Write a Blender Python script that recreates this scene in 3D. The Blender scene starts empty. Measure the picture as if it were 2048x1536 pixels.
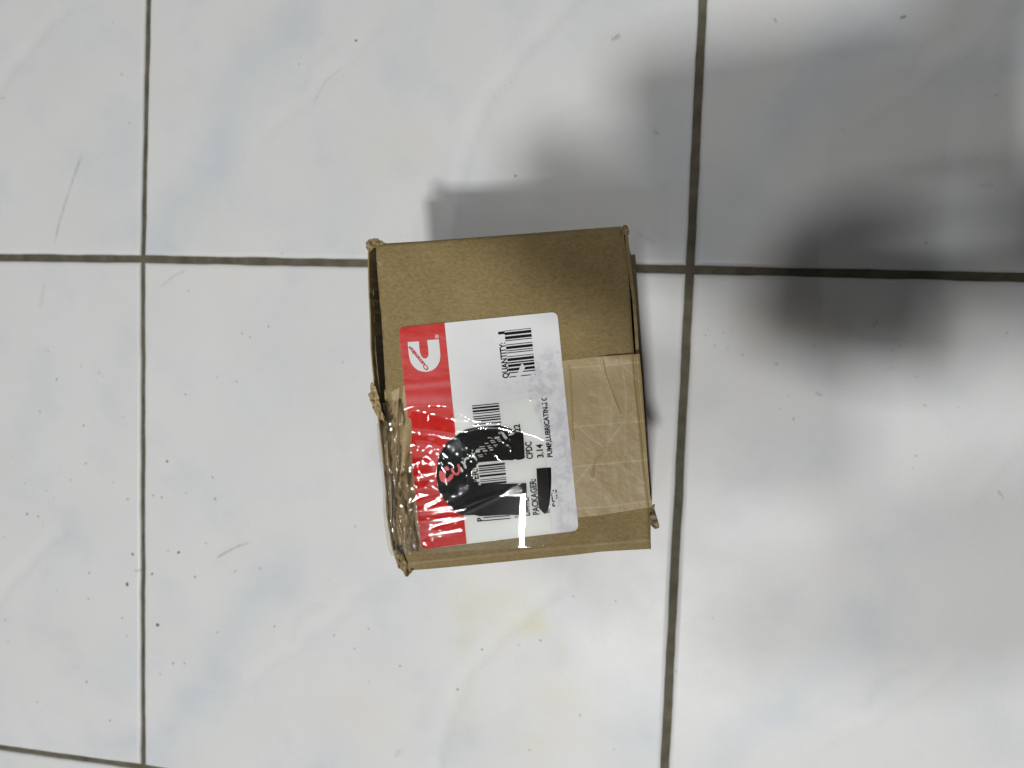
import bpy, math, random
import numpy as np
from mathutils import Matrix, Vector

random.seed(7)
rng = np.random.default_rng(7)
SC = bpy.context.scene
COL = SC.collection

# ------------------------------------------------------------------ camera
# metres; +X = right in the photograph, +Y = up in the photograph, floor at z = 0
FPX = 1530.0                                   # focal length in pixels of the 2048 px wide photograph
CP = (-0.06113, 0.18869, 0.03833, 0.28647, -0.03359, 0.38707)


def rot(rx, ry, rz):
    cx, sx, cy, sy, cz, sz = math.cos(rx), math.sin(rx), math.cos(ry), math.sin(ry), math.cos(rz), math.sin(rz)
    return (np.array([[cz, -sz, 0], [sz, cz, 0], [0, 0, 1]]) @ np.array([[cy, 0, sy], [0, 1, 0], [-sy, 0, cy]])
            @ np.array([[1, 0, 0], [0, cx, -sx], [0, sx, cx]]))


CR = rot(*CP[:3])
CC = np.array(CP[3:])


def P(u, v, z=0.0):
    """Point of the horizontal plane z that the photograph shows at pixel (u, v)."""
    u = np.asarray(u, float)
    v = np.asarray(v, float)
    d = np.stack([(u - 1024) / FPX, -(v - 768) / FPX, -np.ones_like(u)], -1) @ CR.T
    t = (np.asarray(z, float) - CC[2]) / d[..., 2]
    return CC + t[..., None] * d


cam_d = bpy.data.cameras.new('camera')
cam = bpy.data.objects.new('camera', cam_d)
COL.objects.link(cam)
M = Matrix.Identity(4)
for i in range(3):
    for j in range(3):
        M[i][j] = CR[i, j]
    M[i][3] = CC[i]
cam.matrix_world = M
cam_d.sensor_width = 36
cam_d.lens = FPX / 2048 * 36
cam_d.clip_start = 0.01
cam_d.clip_end = 50
cam_d.dof.use_dof = True
cam_d.dof.focus_distance = 0.287
cam_d.dof.aperture_fstop = 13.0
SC.camera = cam

# ------------------------------------------------------------------ light
W = bpy.data.worlds.new('World')
SC.world = W
W.use_nodes = True
W.node_tree.nodes['Background'].inputs[0].default_value = (0.96, 0.98, 1.0, 1)
W.node_tree.nodes['Background'].inputs[1].default_value = 0.074
SC.view_settings.view_transform = 'Standard'
SC.view_settings.look = 'None'
SC.view_settings.exposure = 0
SC.view_settings.gamma = 1


def lamp(name, pos, target, sx, sy, watts, col=(1, 1, 1), spin=0.0):
    d = bpy.data.lights.new(name, 'AREA')
    d.shape = 'RECTANGLE'
    d.size, d.size_y = sx, sy
    d.energy = watts
    d.color = col
    o = bpy.data.objects.new(name, d)
    COL.objects.link(o)
    q = (Vector(target) - Vector(pos)).to_track_quat('-Z', 'Y')
    o.matrix_world = Matrix.Translation(pos) @ q.to_matrix().to_4x4() @ Matrix.Rotation(spin, 4, 'Z')
    return o


BOXC = Vector((0.226, -0.062, 0.0))
TUBE = (1.0, 0.995, 0.98)


def over(name, sx, sy, h, sizex, sizey, watts, spin=0.0):
    """ceiling or added lamp h above the floor, off the camera's foot point by the slopes sx, sy"""
    return lamp(name, (CC[0] + sx * (CC[2] + h), CC[1] + sy * (CC[2] + h), h), (CC[0] + sx * (CC[2] + h), CC[1] + sy * (CC[2] + h), 0), sizex, sizey, watts, TUBE, spin)


over('ceiling_or_added_lamp', 0.0185, -0.3100, 2.4, 0.170, 0.170, 34.5)
over('ceiling_or_added_lamp', -0.12, -0.28, 2.4, 0.06, 0.06, 1.5)  # added lamp with no known fixture, makes the tape creases glint
over('tube_lamp', 0.085, -0.195, 2.4, 0.009, 0.34, 2.2)
over('ceiling_or_added_lamp', 0.1345, -0.0500, 2.4, 0.150, 0.150, 10.8)
over('tube_lamp', -0.775, -0.08, 2.4, 0.03, 0.50, 2.7)

# ------------------------------------------------------------------ node helpers


class NT:
    def __init__(self, name):
        self.m = bpy.data.materials.new(name)
        self.m.use_nodes = True
        self.t = self.m.node_tree
        self.b = self.t.nodes['Principled BSDF']
        self.out = self.t.nodes['Material Output']

    def n(self, typ, **kw):
        nd = self.t.nodes.new(typ)
        for k, v in kw.items():
            if k.startswith('i_'):
                key = k[2:]
                nd.inputs[int(key) if key.isdigit() else key.replace('_', ' ')].default_value = v
            else:
                setattr(nd, k, v)
        return nd

    def l(self, a, b):
        self.t.links.new(a, b)

    def obj(self):
        return self.n('ShaderNodeTexCoord').outputs['Object']

    def noise(self, vec, scale, detail=3, rough=0.55, stretch=None):
        if stretch:
            mp = self.n('ShaderNodeMapping')
            mp.inputs['Scale'].default_value = stretch[0]
            mp.inputs['Rotation'].default_value = (0, 0, stretch[1])
            self.l(vec, mp.inputs[0])
            vec = mp.outputs[0]
        nd = self.n('ShaderNodeTexNoise')
        nd.inputs['Scale'].default_value = scale
        nd.inputs['Detail'].default_value = detail
        nd.inputs['Roughness'].default_value = rough
        self.l(vec, nd.inputs['Vector'])
        return nd.outputs['Fac']

    def ramp(self, fac, stops):
        r = self.n('ShaderNodeValToRGB')
        e = r.color_ramp.elements
        while len(e) < len(stops):
            e.new(0.5)
        for s, (p, c) in zip(e, stops):
            s.position = p
            s.color = c if len(c) == 4 else (*c, 1)
        self.l(fac, r.inputs[0])
        return r.outputs[0]

    def mix(self, fac, a, b, mode='MIX'):
        x = self.n('ShaderNodeMix')
        x.data_type = 'RGBA'
        x.blend_type = mode
        for sock, v in ((x.inputs[0], fac), (x.inputs[6], a), (x.inputs[7], b)):
            if isinstance(v, (int, float)):
                sock.default_value = v
            elif isinstance(v, tuple):
                sock.default_value = v if len(v) == 4 else (*v, 1)
            else:
                self.l(v, sock)
        return x.outputs[2]

    def attr(self, name):
        return self.n('ShaderNodeAttribute', attribute_name=name)

    def bump(self, h, strength, dist):
        b = self.n('ShaderNodeBump')
        b.inputs['Strength'].default_value = strength
        b.inputs['Distance'].default_value = dist
        self.l(h, b.inputs['Height'])
        self.l(b.outputs[0], self.b.inputs['Normal'])


def set_in(b, **kw):
    for k, v in kw.items():
        b.inputs[k.replace('_', ' ')].default_value = v


# ------------------------------------------------------------------ materials
def mat_tile():
    t = NT('glazed_tile')
    v = t.obj()
    c = t.attr('col').outputs['Color']
    n1 = t.noise(v, 26, 5, 0.6)
    c = t.mix(1.0, c, t.ramp(n1, [(0.3, (0.93, 0.945, 0.965)), (0.5, (1, 1, 1)), (0.72, (1.0, 0.985, 0.965))]), 'MULTIPLY')
    n2 = t.noise(v, 900, 2, 0.6)
    c = t.mix(1.0, c, t.ramp(n2, [(0.25, (0.965, 0.965, 0.965)), (0.75, (1.02, 1.02, 1.02))]), 'MULTIPLY')
    t.l(c, t.b.inputs['Base Color'])
    r = t.ramp(t.noise(v, 14, 4), [(0.3, (0.34,) * 3), (0.7, (0.43,) * 3)])
    t.l(r, t.b.inputs['Roughness'])
    set_in(t.b, Specular_IOR_Level=0.31)
    t.bump(t.noise(v, 260, 2), 0.05, 0.0006)
    return t.m


def mat_grout():
    t = NT('grout')
    v = t.obj()
    c = t.ramp(t.noise(v, 90, 5, 0.65), [(0.3, (0.085, 0.078, 0.056)), (0.7, (0.165, 0.153, 0.115))])
    c = t.mix(1.0, c, t.ramp(t.noise(v, 11, 3), [(0.3, (0.8, 0.8, 0.8)), (0.7, (1.1, 1.08, 1.03))]), 'MULTIPLY')
    t.l(c, t.b.inputs['Base Color'])
    set_in(t.b, Roughness=0.9, Specular_IOR_Level=0.2)
    t.bump(t.noise(v, 800, 3), 0.6, 0.0006)
    return t.m


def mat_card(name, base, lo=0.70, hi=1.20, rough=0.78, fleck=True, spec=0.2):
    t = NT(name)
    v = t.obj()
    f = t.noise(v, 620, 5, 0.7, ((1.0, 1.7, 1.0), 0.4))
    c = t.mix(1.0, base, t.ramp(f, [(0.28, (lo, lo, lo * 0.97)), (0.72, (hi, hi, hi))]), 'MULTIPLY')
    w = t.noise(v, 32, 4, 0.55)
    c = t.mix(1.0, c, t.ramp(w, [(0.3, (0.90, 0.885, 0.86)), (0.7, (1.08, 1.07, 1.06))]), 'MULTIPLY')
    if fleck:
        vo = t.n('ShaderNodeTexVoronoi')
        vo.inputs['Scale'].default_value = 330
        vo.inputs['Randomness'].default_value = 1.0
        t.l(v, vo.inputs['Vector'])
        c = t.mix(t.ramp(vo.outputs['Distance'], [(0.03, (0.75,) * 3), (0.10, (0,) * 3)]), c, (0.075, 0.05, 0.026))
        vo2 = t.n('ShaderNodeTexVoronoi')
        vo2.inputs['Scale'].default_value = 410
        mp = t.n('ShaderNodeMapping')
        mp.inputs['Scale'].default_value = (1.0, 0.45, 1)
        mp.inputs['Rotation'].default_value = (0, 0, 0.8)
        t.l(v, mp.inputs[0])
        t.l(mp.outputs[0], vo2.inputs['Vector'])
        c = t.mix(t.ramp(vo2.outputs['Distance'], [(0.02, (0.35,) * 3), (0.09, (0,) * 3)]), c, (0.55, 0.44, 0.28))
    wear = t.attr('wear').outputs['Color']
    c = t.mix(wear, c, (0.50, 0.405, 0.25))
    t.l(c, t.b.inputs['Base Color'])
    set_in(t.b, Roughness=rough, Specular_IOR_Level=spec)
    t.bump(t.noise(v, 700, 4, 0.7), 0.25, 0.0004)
    return t.m


def mat_paper(name, col, dirt=(0.62, 0.63, 0.68), rough=0.5, fib=0.25):
    t = NT(name)
    v = t.obj()
    d = t.attr('scuff').outputs['Color']
    n = t.noise(v, 230, 5, 0.7)
    f = t.mix(1.0, d, t.ramp(n, [(0.42, (0, 0, 0)), (0.62, (1, 1, 1))]), 'MULTIPLY')
    c = t.mix(f, col, dirt)
    c = t.mix(1.0, c, t.ramp(t.noise(v, 60, 3), [(0.3, (0.965, 0.965, 0.965)), (0.7, (1.02, 1.02, 1.02))]), 'MULTIPLY')
    t.l(c, t.b.inputs['Base Color'])
    set_in(t.b, Roughness=rough, Specular_IOR_Level=0.3)
    t.bump(t.noise(v, 400, 3), fib, 0.0002)
    return t.m


def mat_red():
    t = NT('red_ink')
    v = t.obj()
    wet = t.attr('wet').outputs['Color']
    pale = t.ramp(t.noise(v, 330, 5, 0.7, ((0.35, 1.6, 1), 0.1)), [(0.3, (0.56, 0.048, 0.045)), (0.7, (0.68, 0.110, 0.105))])
    pale = t.mix(t.attr('fade').outputs['Color'], pale, (0.66, 0.19, 0.19))
    deep = t.ramp(t.noise(v, 150, 3), [(0.3, (0.54, 0.008, 0.006)), (0.7, (0.61, 0.020, 0.013))])
    c = t.mix(wet, pale, deep)
    t.l(c, t.b.inputs['Base Color'])
    set_in(t.b, Roughness=0.6, Specular_IOR_Level=0.06)
    t.bump(t.noise(v, 300, 3), 0.15, 0.0002)
    return t.m


def mat_flat(name, col, rough=0.6, spec=0.3, nz=0.0):
    t = NT(name)
    if nz:
        v = t.obj()
        c = t.mix(1.0, col, t.ramp(t.noise(v, 300, 4), [(0.3, (1 - nz,) * 3), (0.7, (1 + nz,) * 3)]), 'MULTIPLY')
        t.l(c, t.b.inputs['Base Color'])
    else:
        set_in(t.b, Base_Color=(*col, 1))
    set_in(t.b, Roughness=rough, Specular_IOR_Level=spec)
    return t.m


def mat_film(name, tint=(0.945, 0.95, 0.93), haze=(0.75, 0.74, 0.70), rough=0.06, base_haze=0.02, bump=0.0):
    t = NT(name)
    t.t.nodes.remove(t.b)
    tr = t.n('ShaderNodeBsdfTransparent')
    tr.inputs[0].default_value = (*tint, 1)
    df = t.n('ShaderNodeBsdfDiffuse')
    df.inputs[0].default_value = (*haze, 1)
    gl = t.n('ShaderNodeBsdfGlossy')
    gl.inputs['Roughness'].default_value = rough
    gl.inputs[0].default_value = (1, 1, 1, 1)
    if bump:
        b = t.n('ShaderNodeBump')
        b.inputs['Strength'].default_value = bump
        b.inputs['Distance'].default_value = 0.0008
        t.l(t.noise(t.obj(), 420, 3, 0.6), b.inputs['Height'])
        t.l(b.outputs[0], gl.inputs['Normal'])
    h = t.attr('haze')
    ma = t.n('ShaderNodeMath', operation='ADD', use_clamp=True)
    ma.inputs[1].default_value = base_haze
    t.l(h.outputs['Fac'], ma.inputs[0])
    m1 = t.n('ShaderNodeMixShader')
    t.l(ma.outputs[0], m1.inputs[0])
    t.l(tr.outputs[0], m1.inputs[1])
    t.l(df.outputs[0], m1.inputs[2])
    fr = t.n('ShaderNodeFresnel')
    fr.inputs[0].default_value = 1.5
    g2 = t.n('ShaderNodeBsdfGlossy')
    g2.inputs['Roughness'].default_value = rough * 3 + .10
    mg = t.n('ShaderNodeMixShader')
    mg.inputs[0].default_value = .12
    t.l(gl.outputs[0], mg.inputs[1])
    t.l(g2.outputs[0], mg.inputs[2])
    m2 = t.n('ShaderNodeMixShader')
    t.l(fr.outputs[0], m2.inputs[0])
    t.l(m1.outputs[0], m2.inputs[1])
    t.l(mg.outputs[0], m2.inputs[2])
    t.l(m2.outputs[0], t.out.inputs[0])
    return t.m


def mat_mark():
    """dirt with soft rims: per-vertex colour and opacity"""
    t = NT('dirt')
    t.l(t.attr('col').outputs['Color'], t.b.inputs['Base Color'])
    t.l(t.attr('opacity').outputs['Fac'], t.b.inputs['Alpha'])
    set_in(t.b, Roughness=0.9, Specular_IOR_Level=0.1)
    return t.m


TILE, GROUT = mat_tile(), mat_grout()
CARD = mat_card('cardboard', (0.280, 0.210, 0.096))
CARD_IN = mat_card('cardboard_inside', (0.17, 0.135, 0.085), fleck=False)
KRAFT = mat_card('kraft_tape', (0.390, 0.297, 0.145), lo=0.9, hi=1.08, rough=0.42, fleck=False, spec=0.35)
PAPER = mat_paper('label_paper', (0.79, 0.80, 0.80), dirt=(0.60, 0.60, 0.66))
FIBRE = mat_paper('torn_fibre', (0.80, 0.80, 0.82), rough=0.9, fib=0.6)
RED = mat_red()
INK = mat_flat('black_ink', (0.010, 0.011, 0.013), 0.7, 0.08)
BLOT = mat_flat('black_film_ink', (0.009, 0.010, 0.012), 0.85, 0.05, 0.3)
LOGO_W = mat_paper('logo_white', (0.72, 0.735, 0.73))
LOGO_R = mat_flat('logo_red', (0.55, 0.06, 0.065), 0.5)
BLEACH_AND_GLINT = mat_flat('scraped_print_and_glint', (0.58, 0.585, 0.575), 0.6, 0.3, 0.06)
SCRAPE_RED = mat_flat('scraped_red', (0.62, 0.085, 0.085), 0.5, 0.3, 0.2)
FILM = mat_film('clear_tape', rough=0.012, base_haze=0.003)
FILM2 = mat_film('crumpled_tape', tint=(0.90, 0.885, 0.85), haze=(0.42, 0.38, 0.30), rough=0.02, base_haze=0.04, bump=0.08)
DIRT = mat_mark()

# ------------------------------------------------------------------ mesh helpers


def link_mesh(name, verts, faces, mat, parent=None, attrs=None, smooth=False, mats=None, fmat=None):
    verts = np.asarray(verts, float)
    if parent is not None:
        off = np.array(parent.matrix_world.translation) if parent.parent is None else np.array(parent['_w'])
        verts = verts - off
    me = bpy.data.meshes.new(name)
    me.from_pydata(verts.tolist(), [], [list(map(int, f)) for f in faces])
    me.materials.append(mat)
    for m in mats or []:
        me.materials.append(m)
    if fmat is not None:
        me.polygons.foreach_set('material_index', np.asarray(fmat, np.int32))
    if smooth:
        me.polygons.foreach_set('use_smooth', np.ones(len(me.polygons), bool))
    for k, a in (attrs or {}).items():
        a = np.asarray(a, np.float32)
        if a.ndim == 1:
            at = me.attributes.new(k, 'FLOAT', 'POINT')
            at.data.foreach_set('value', a)
        else:
            at = me.attributes.new(k, 'FLOAT_COLOR', 'POINT')
            at.data.foreach_set('color', np.concatenate([a, np.ones((len(a), 1), np.float32)], 1).ravel())
    me.update()
    o = bpy.data.objects.new(name, me)
    COL.objects.link(o)
    if parent is not None:
        o.parent = parent
    return o


def grid_faces(nu, nv, keep=None):
    i, j = np.meshgrid(np.arange(nu - 1), np.arange(nv - 1), indexing='ij')
    a = i * nv + j
    f = np.stack([a, a + 1, a + nv + 1, a + nv], -1).reshape(-1, 4)      # counter-clockwise from above (v runs down)
    if keep is not None:
        k = keep.reshape(-1)
        f = f[k[f].all(1)]
    return f


def resample(path, n):
    p = np.asarray(path, float)
    d = np.r_[0, np.cumsum(np.hypot(*np.diff(p, axis=0).T))]
    if np.isscalar(n):
        n = np.linspace(0, 1, n)
    t = np.asarray(n) * d[-1]
    return np.stack([np.interp(t, d, p[:, 0]), np.interp(t, d, p[:, 1])], -1)


def coons(top, bot, left, right, s, t):
    """pixel grid [len(s), len(t), 2]; s runs left-right, t runs top-bottom"""
    T, B, L, R = resample(top, s), resample(bot, s), resample(left, t), resample(right, t)
    S, TT = np.meshgrid(s, t, indexing='ij')
    S, TT = S[..., None], TT[..., None]
    c00, c10, c01, c11 = T[0], T[-1], B[0], B[-1]
    return ((1 - TT) * T[:, None] + TT * B[:, None] + (1 - S) * L[None] + S * R[None]
            - ((1 - S) * (1 - TT) * c00 + S * (1 - TT) * c10 + (1 - S) * TT * c01 + S * TT * c11))


def inside(poly, X, Y):
    p = np.asarray(poly, float)
    r = np.zeros(X.shape, bool)
    for (x1, y1), (x2, y2) in zip(p, np.roll(p, -1, 0)):
        c = (y1 > Y) != (y2 > Y)
        r ^= c & (X < (x2 - x1) * (Y - y1) / (y2 - y1 + 1e-12) + x1)
    return r


def pdist(path, X, Y):
    p = np.asarray(path, float)
    d = np.full(X.shape, 1e9)
    for a, b in zip(p[:-1], p[1:]):
        ab = b - a
        L = max((ab ** 2).sum(), 1e-9)
        t = np.clip(((X - a[0]) * ab[0] + (Y - a[1]) * ab[1]) / L, 0, 1)
        d = np.minimum(d, np.hypot(X - a[0] - t * ab[0], Y - a[1] - t * ab[1]))
    return d


def sm(x, a, b):
    t = np.clip((x - a) / (b - a), 0, 1)
    return t * t * (3 - 2 * t)


def vnoise(X, Y, seed):
    """smooth value noise"""
    r = np.random.default_rng(seed)
    g = r.random((64, 64))
    xi, yi = np.floor(X).astype(int), np.floor(Y).astype(int)
    fx, fy = X - xi, Y - yi
    fx, fy = fx * fx * (3 - 2 * fx), fy * fy * (3 - 2 * fy)
    G = lambda a, b: g[a % 64, b % 64]
    return ((G(xi, yi) * (1 - fx) + G(xi + 1, yi) * fx) * (1 - fy)
            + (G(xi, yi + 1) * (1 - fx) + G(xi + 1, yi + 1) * fx) * fy)


def fbm(X, Y, seed, o=4):
    return sum(vnoise(X * 2 ** k, Y * 2 ** k, seed + k) * 0.5 ** k for k in range(o)) / sum(0.5 ** k for k in range(o))


def view(ox, oy, s):
    """points read off an enlargement of the photograph: origin and scale"""
    return lambda *pts: [(ox + x / s, oy + y / s) for x, y in pts]


def tag(o, label=None, cat=None, kind=None, group=None):
    for k, v in (('label', label), ('category', cat), ('kind', kind), ('group', group)):
        if v:
            o[k] = v
    return o


# ------------------------------------------------------------------ floor: grout bed and glazed tiles
floor = link_mesh('floor', [(-.75, -.95, -.0016), (1.25, -.95, -.0016), (1.25, .75, -.0016), (-.75, .75, -.0016)],
                  [(0, 1, 2, 3)], GROUT)
tag(floor, kind='structure')

PITCH = 0.3
N = {}
for k, px in {(0, 0): (283.9, 517.8), (1, 0): (1380.5, 538.9), (0, 1): (284.0, 1536.0)}.items():
    N[k] = P(*px)[:2]


def along(a, px):
    d = P(*px)[:2] - a
    return a + d / np.linalg.norm(d) * PITCH


N[(0, -1)] = along(N[(0, 0)], (294.8, 0))
N[(1, -1)] = along(N[(1, 0)], (1406, 0))
N[(-1, 0)] = along(N[(0, 0)], (0, 514.8))
N[(2, 0)] = along(N[(1, 0)], (2048, 554.7))
N[(-1, 1)] = along(N[(0, 1)], (0, 1496.7))
N[(1, 1)] = along(N[(1, 0)], (1329.6, 1536))
for i, j, a, b, c in ((-1, -1, (-1, 0), (0, -1), (0, 0)), (2, -1, (2, 0), (1, -1), (1, 0)), (2, 1, (2, 0), (1, 1), (1, 0))):
    N[(i, j)] = N[a] + N[b] - N[c]
for j in (-1, 0, 1):
    N[(-2, j)] = 2 * N[(-1, j)] - N[(0, j)]
    N[(3, j)] = 2 * N[(2, j)] - N[(1, j)]
for i in range(-2, 4):
    N[(i, -2)] = 2 * N[(i, -1)] - N[(i, 0)]
    N[(i, 2)] = 2 * N[(i, 1)] - N[(i, 0)]
    N[(i, 3)] = 2 * N[(i, 2)] - N[(i, 1)]
MPX = CC[2] / FPX
GX = {0: 5.4, 1: 7.9}          # half widths of the joints, photograph pixels
GY = {0: 8.0, 1: 6.2}


def tile_colour(a, b, i, j):
    """printed marbling: a right of, b above the lower left corner, photograph pixels"""
    wob = lambda s, k, amp: (fbm(a / s + 13 * k, b / s + 7 * k, 40 + k) - 0.5) * amp
    A, B = a + wob(170, 1 + i, 120), b + wob(170, 5 + j, 120)
    base = np.array([0.735, 0.740, 0.738])
    blue = np.zeros_like(a)
    warm = np.zeros_like(a)
    light = np.zeros_like(a)
    dark = np.zeros_like(a)
    for path, w, k in (([(300, 440), (190, 290), (110, 165), (40, 30)], 48, 1.0), ([(560, 420), (545, 340)], 60, .45),
                       ([(430, 110), (400, 60)], 65, .5), ([(720, 120), (690, 60)], 55, .5), ([(1060, 265), (1010, 190)], 60, .75),
                       ([(1060, 60), (1000, 40)], 38, .7), ([(850, 800), (780, 620)], 80, .45), ([(330, 860), (250, 760)], 90, .4),
                       ([(930, 470), (880, 420)], 60, .45), ([(160, 620), (90, 560)], 70, .4), ([(620, 900), (560, 820)], 70, .3)):
        blue += k * np.exp(-(pdist(path, A, B) / w) ** 2)
    A2, B2 = a + wob(60, 9, 26), b + wob(60, 3, 26)
    for path, w, k in (([(890, 500), (760, 380), (690, 290), (655, 200), (640, 100), (625, 30)], 15, 1.0),
                       ([(470, 430), (330, 300), (240, 230)], 13, .6), ([(700, 960), (560, 840), (470, 690)], 15, .6)):
        light += k * np.exp(-(pdist(path, A2, B2) / w) ** 2)
        dark += .55 * k * np.exp(-(pdist([(x + 24, y - 8) for x, y in path], A2, B2) / 6) ** 2)
    dark += .5 * np.exp(-(pdist([(400, 395), (360, 365), (338, 315)], A2, B2) / 5) ** 2)
    for x, y, r, k in ((540, 190, 90, .7), (250, 470, 80, .4), (120, 320, 60, .35), (900, 250, 100, .35), (700, 700, 120, .3), (1000, 620, 80, .3)):
        warm += k * np.exp(-(((A - x) / r) ** 2 + ((B - y) / (r * .7)) ** 2))
    n = fbm(a / 130 + i * 9.1, b / 130 + j * 5.7, 77) - .5
    c = base[None, None] * (1 + 0.06 * n[..., None])
    c = c * (1 - blue[..., None] * np.array([0.095, 0.062, 0.030]))
    c = c * (1 - warm[..., None] * np.array([0.0, 0.016, 0.045]))
    c = c * (1 + light[..., None] * np.array([0.040, 0.040, 0.038]))
    c = c * (1 - dark[..., None] * np.array([0.10, 0.10, 0.095]))
    return c


STAINS = [(1068, 1236, 24, 30, .45), (1062, 1252, 44, 18, .38), (940, 1200, 56, 44, .24), (1010, 1230, 90, 50, .14), (930, 1265, 22, 60, .24), (1100, 1390, 60, 34, .20),
          (1120, 1300, 14, 40, .22), (930, 1420, 30, 70, .20), (1060, 1480, 46, 26, .20), (1010, 1195, 50, 20, .18), (1600, 640, 90, 40, .35), (1750, 640, 30, 16, .4)]


def make_tile(i, j):
    """tile whose upper left corner is node (i, j)"""
    q = [N[(i, j)], N[(i + 1, j)], N[(i + 1, j + 1)], N[(i, j + 1)]]
    e = np.array([0, .0002, .0005, .0009, .0015, .0024]) / PITCH
    vis = -1 <= i <= 1 and -1 <= j <= 1
    core = np.linspace(.011, .989, 110 if vis else 24)
    s = np.r_[e, core, 1 - e[::-1]]
    S, T = np.meshgrid(s, s, indexing='ij')
    gl, gr = GX.get(i, 7) * MPX / PITCH, GX.get(i + 1, 7) * MPX / PITCH
    gt, gb = GY.get(j, 7) * MPX / PITCH, GY.get(j + 1, 7) * MPX / PITCH
    # slightly uneven rims
    r = np.random.default_rng(100 + i * 10 + j)
    o1, o2 = r.random(2) * 50
    wl = (fbm(T * 22 + o1, T * 0 + 1, 5) - .5) * .0007 / PITCH
    wt = (fbm(S * 22 + o2, S * 0 + 2, 6) - .5) * .0007 / PITCH
    U = gl + S * (1 - gl - gr) + wl * ((S < .005) | (S > .995))
    V = gt + T * (1 - gt - gb) + wt * ((T < .005) | (T > .995))
    X = ((1 - V) * (1 - U))[..., None] * q[0] + ((1 - V) * U)[..., None] * q[1] + (V * U)[..., None] * q[2] + (V * (1 - U))[..., None] * q[3]
    d = np.minimum(np.minimum(S, 1 - S), np.minimum(T, 1 - T)) * PITCH
    z = -.0014 * (1 - np.sqrt(np.clip(1 - (1 - np.clip(d / .0022, 0, 1)) ** 2, 0, 1)))
    z = z + (fbm(S * 3 + o1, T * 3 + o2, 9, 2) - .5) * .0004
    v3 = np.concatenate([X, z[..., None]], -1)
    # outer rim goes down into the joint
    col = tile_colour(U * 1090, (1 - V) * 1060, i, j)
    if vis:
        for (u, v, ru, rv, k) in STAINS:
            c = P(u, v)
            dx, dy = (X[..., 0] - c[0]) / MPX, (X[..., 1] - c[1]) / MPX
            w = k * np.exp(-((dx / ru) ** 2 + (dy / rv) ** 2)) * np.clip(.3 + 1.6 * (fbm(dx / 22, dy / 22, 3) - .2), 0, 1.3)
            col = col * (1 - w[..., None] * np.array([.08, .16, .52]))
    n = len(s)
    V3 = v3.reshape(-1, 3)
    F = grid_faces(n, n).tolist()
    ring = [k * n for k in range(n)] + [(n - 1) * n + k for k in range(1, n)] + [k * n + n - 1 for k in range(n - 2, -1, -1)] + [k for k in range(n - 2, 0, -1)]
    low = V3[ring].copy()
    low[:, 2] = -.0035
    b0 = len(V3)
    V3 = np.concatenate([V3, low])
    m = len(ring)
    for k in range(m):
        F.append((ring[k], ring[(k + 1) % m], b0 + (k + 1) % m, b0 + k))
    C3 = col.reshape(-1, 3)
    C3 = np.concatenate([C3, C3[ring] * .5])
    return link_mesh('tile', V3, F, TILE, floor, {'col': C3}, smooth=True)


for jj in range(-2, 3):
    for ii in range(-2, 3):
        make_tile(ii, jj)

# ------------------------------------------------------------------ dirt specks and scuffs on the floor
mv, mf, mc, mo = [], [], [], []


def speck(u, v, r, dark, asp=1.0, ang=0.0):
    c = P(u, v, .00025)
    k0 = len(mv)
    n = 12
    mv.append(c)
    mo.append(dark)
    for ring, op in ((.55, dark * .85), (1.0, 0.0)):
        for k in range(n):
            a = 2 * math.pi * k / n
            rr = r * 1.25 * ring * (1 + .25 * (random.random() - .5))
            x, y = rr * math.cos(a) * asp, rr * math.sin(a)
            mv.append(c + np.array([x * math.cos(ang) - y * math.sin(ang), x * math.sin(ang) + y * math.cos(ang), 0]) * MPX)
            mo.append(op)
    for k in range(n):
        mf.append((k0, k0 + 1 + k, k0 + 1 + (k + 1) % n))
        mf.append((k0 + 1 + k, k0 + 1 + n + k, k0 + 1 + n + (k + 1) % n, k0 + 1 + (k + 1) % n))


def scuff(path, w, dark):
    p = resample(path, 24)
    q = P(p[:, 0], p[:, 1], .0003)
    t = np.gradient(q[:, :2], axis=0)
    t /= np.linalg.norm(t, axis=1)[:, None]
    nrm = np.stack([-t[:, 1], t[:, 0], np.zeros(len(t))], -1)
    k0 = len(mv)
    for k in range(24):
        f = (.18 + .40 * random.random()) * min(1, k / 3, (23 - k) / 3)
        for s, op in ((-1, 0), (0, dark * f), (1, 0)):
            mv.append(q[k] + nrm[k] * s * w * MPX)
            mo.append(op)
    for k in range(23):
        a = k0 + 3 * k
        mf.append((a, a + 3, a + 4, a + 1))
        mf.append((a + 1, a + 4, a + 5, a + 2))


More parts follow.
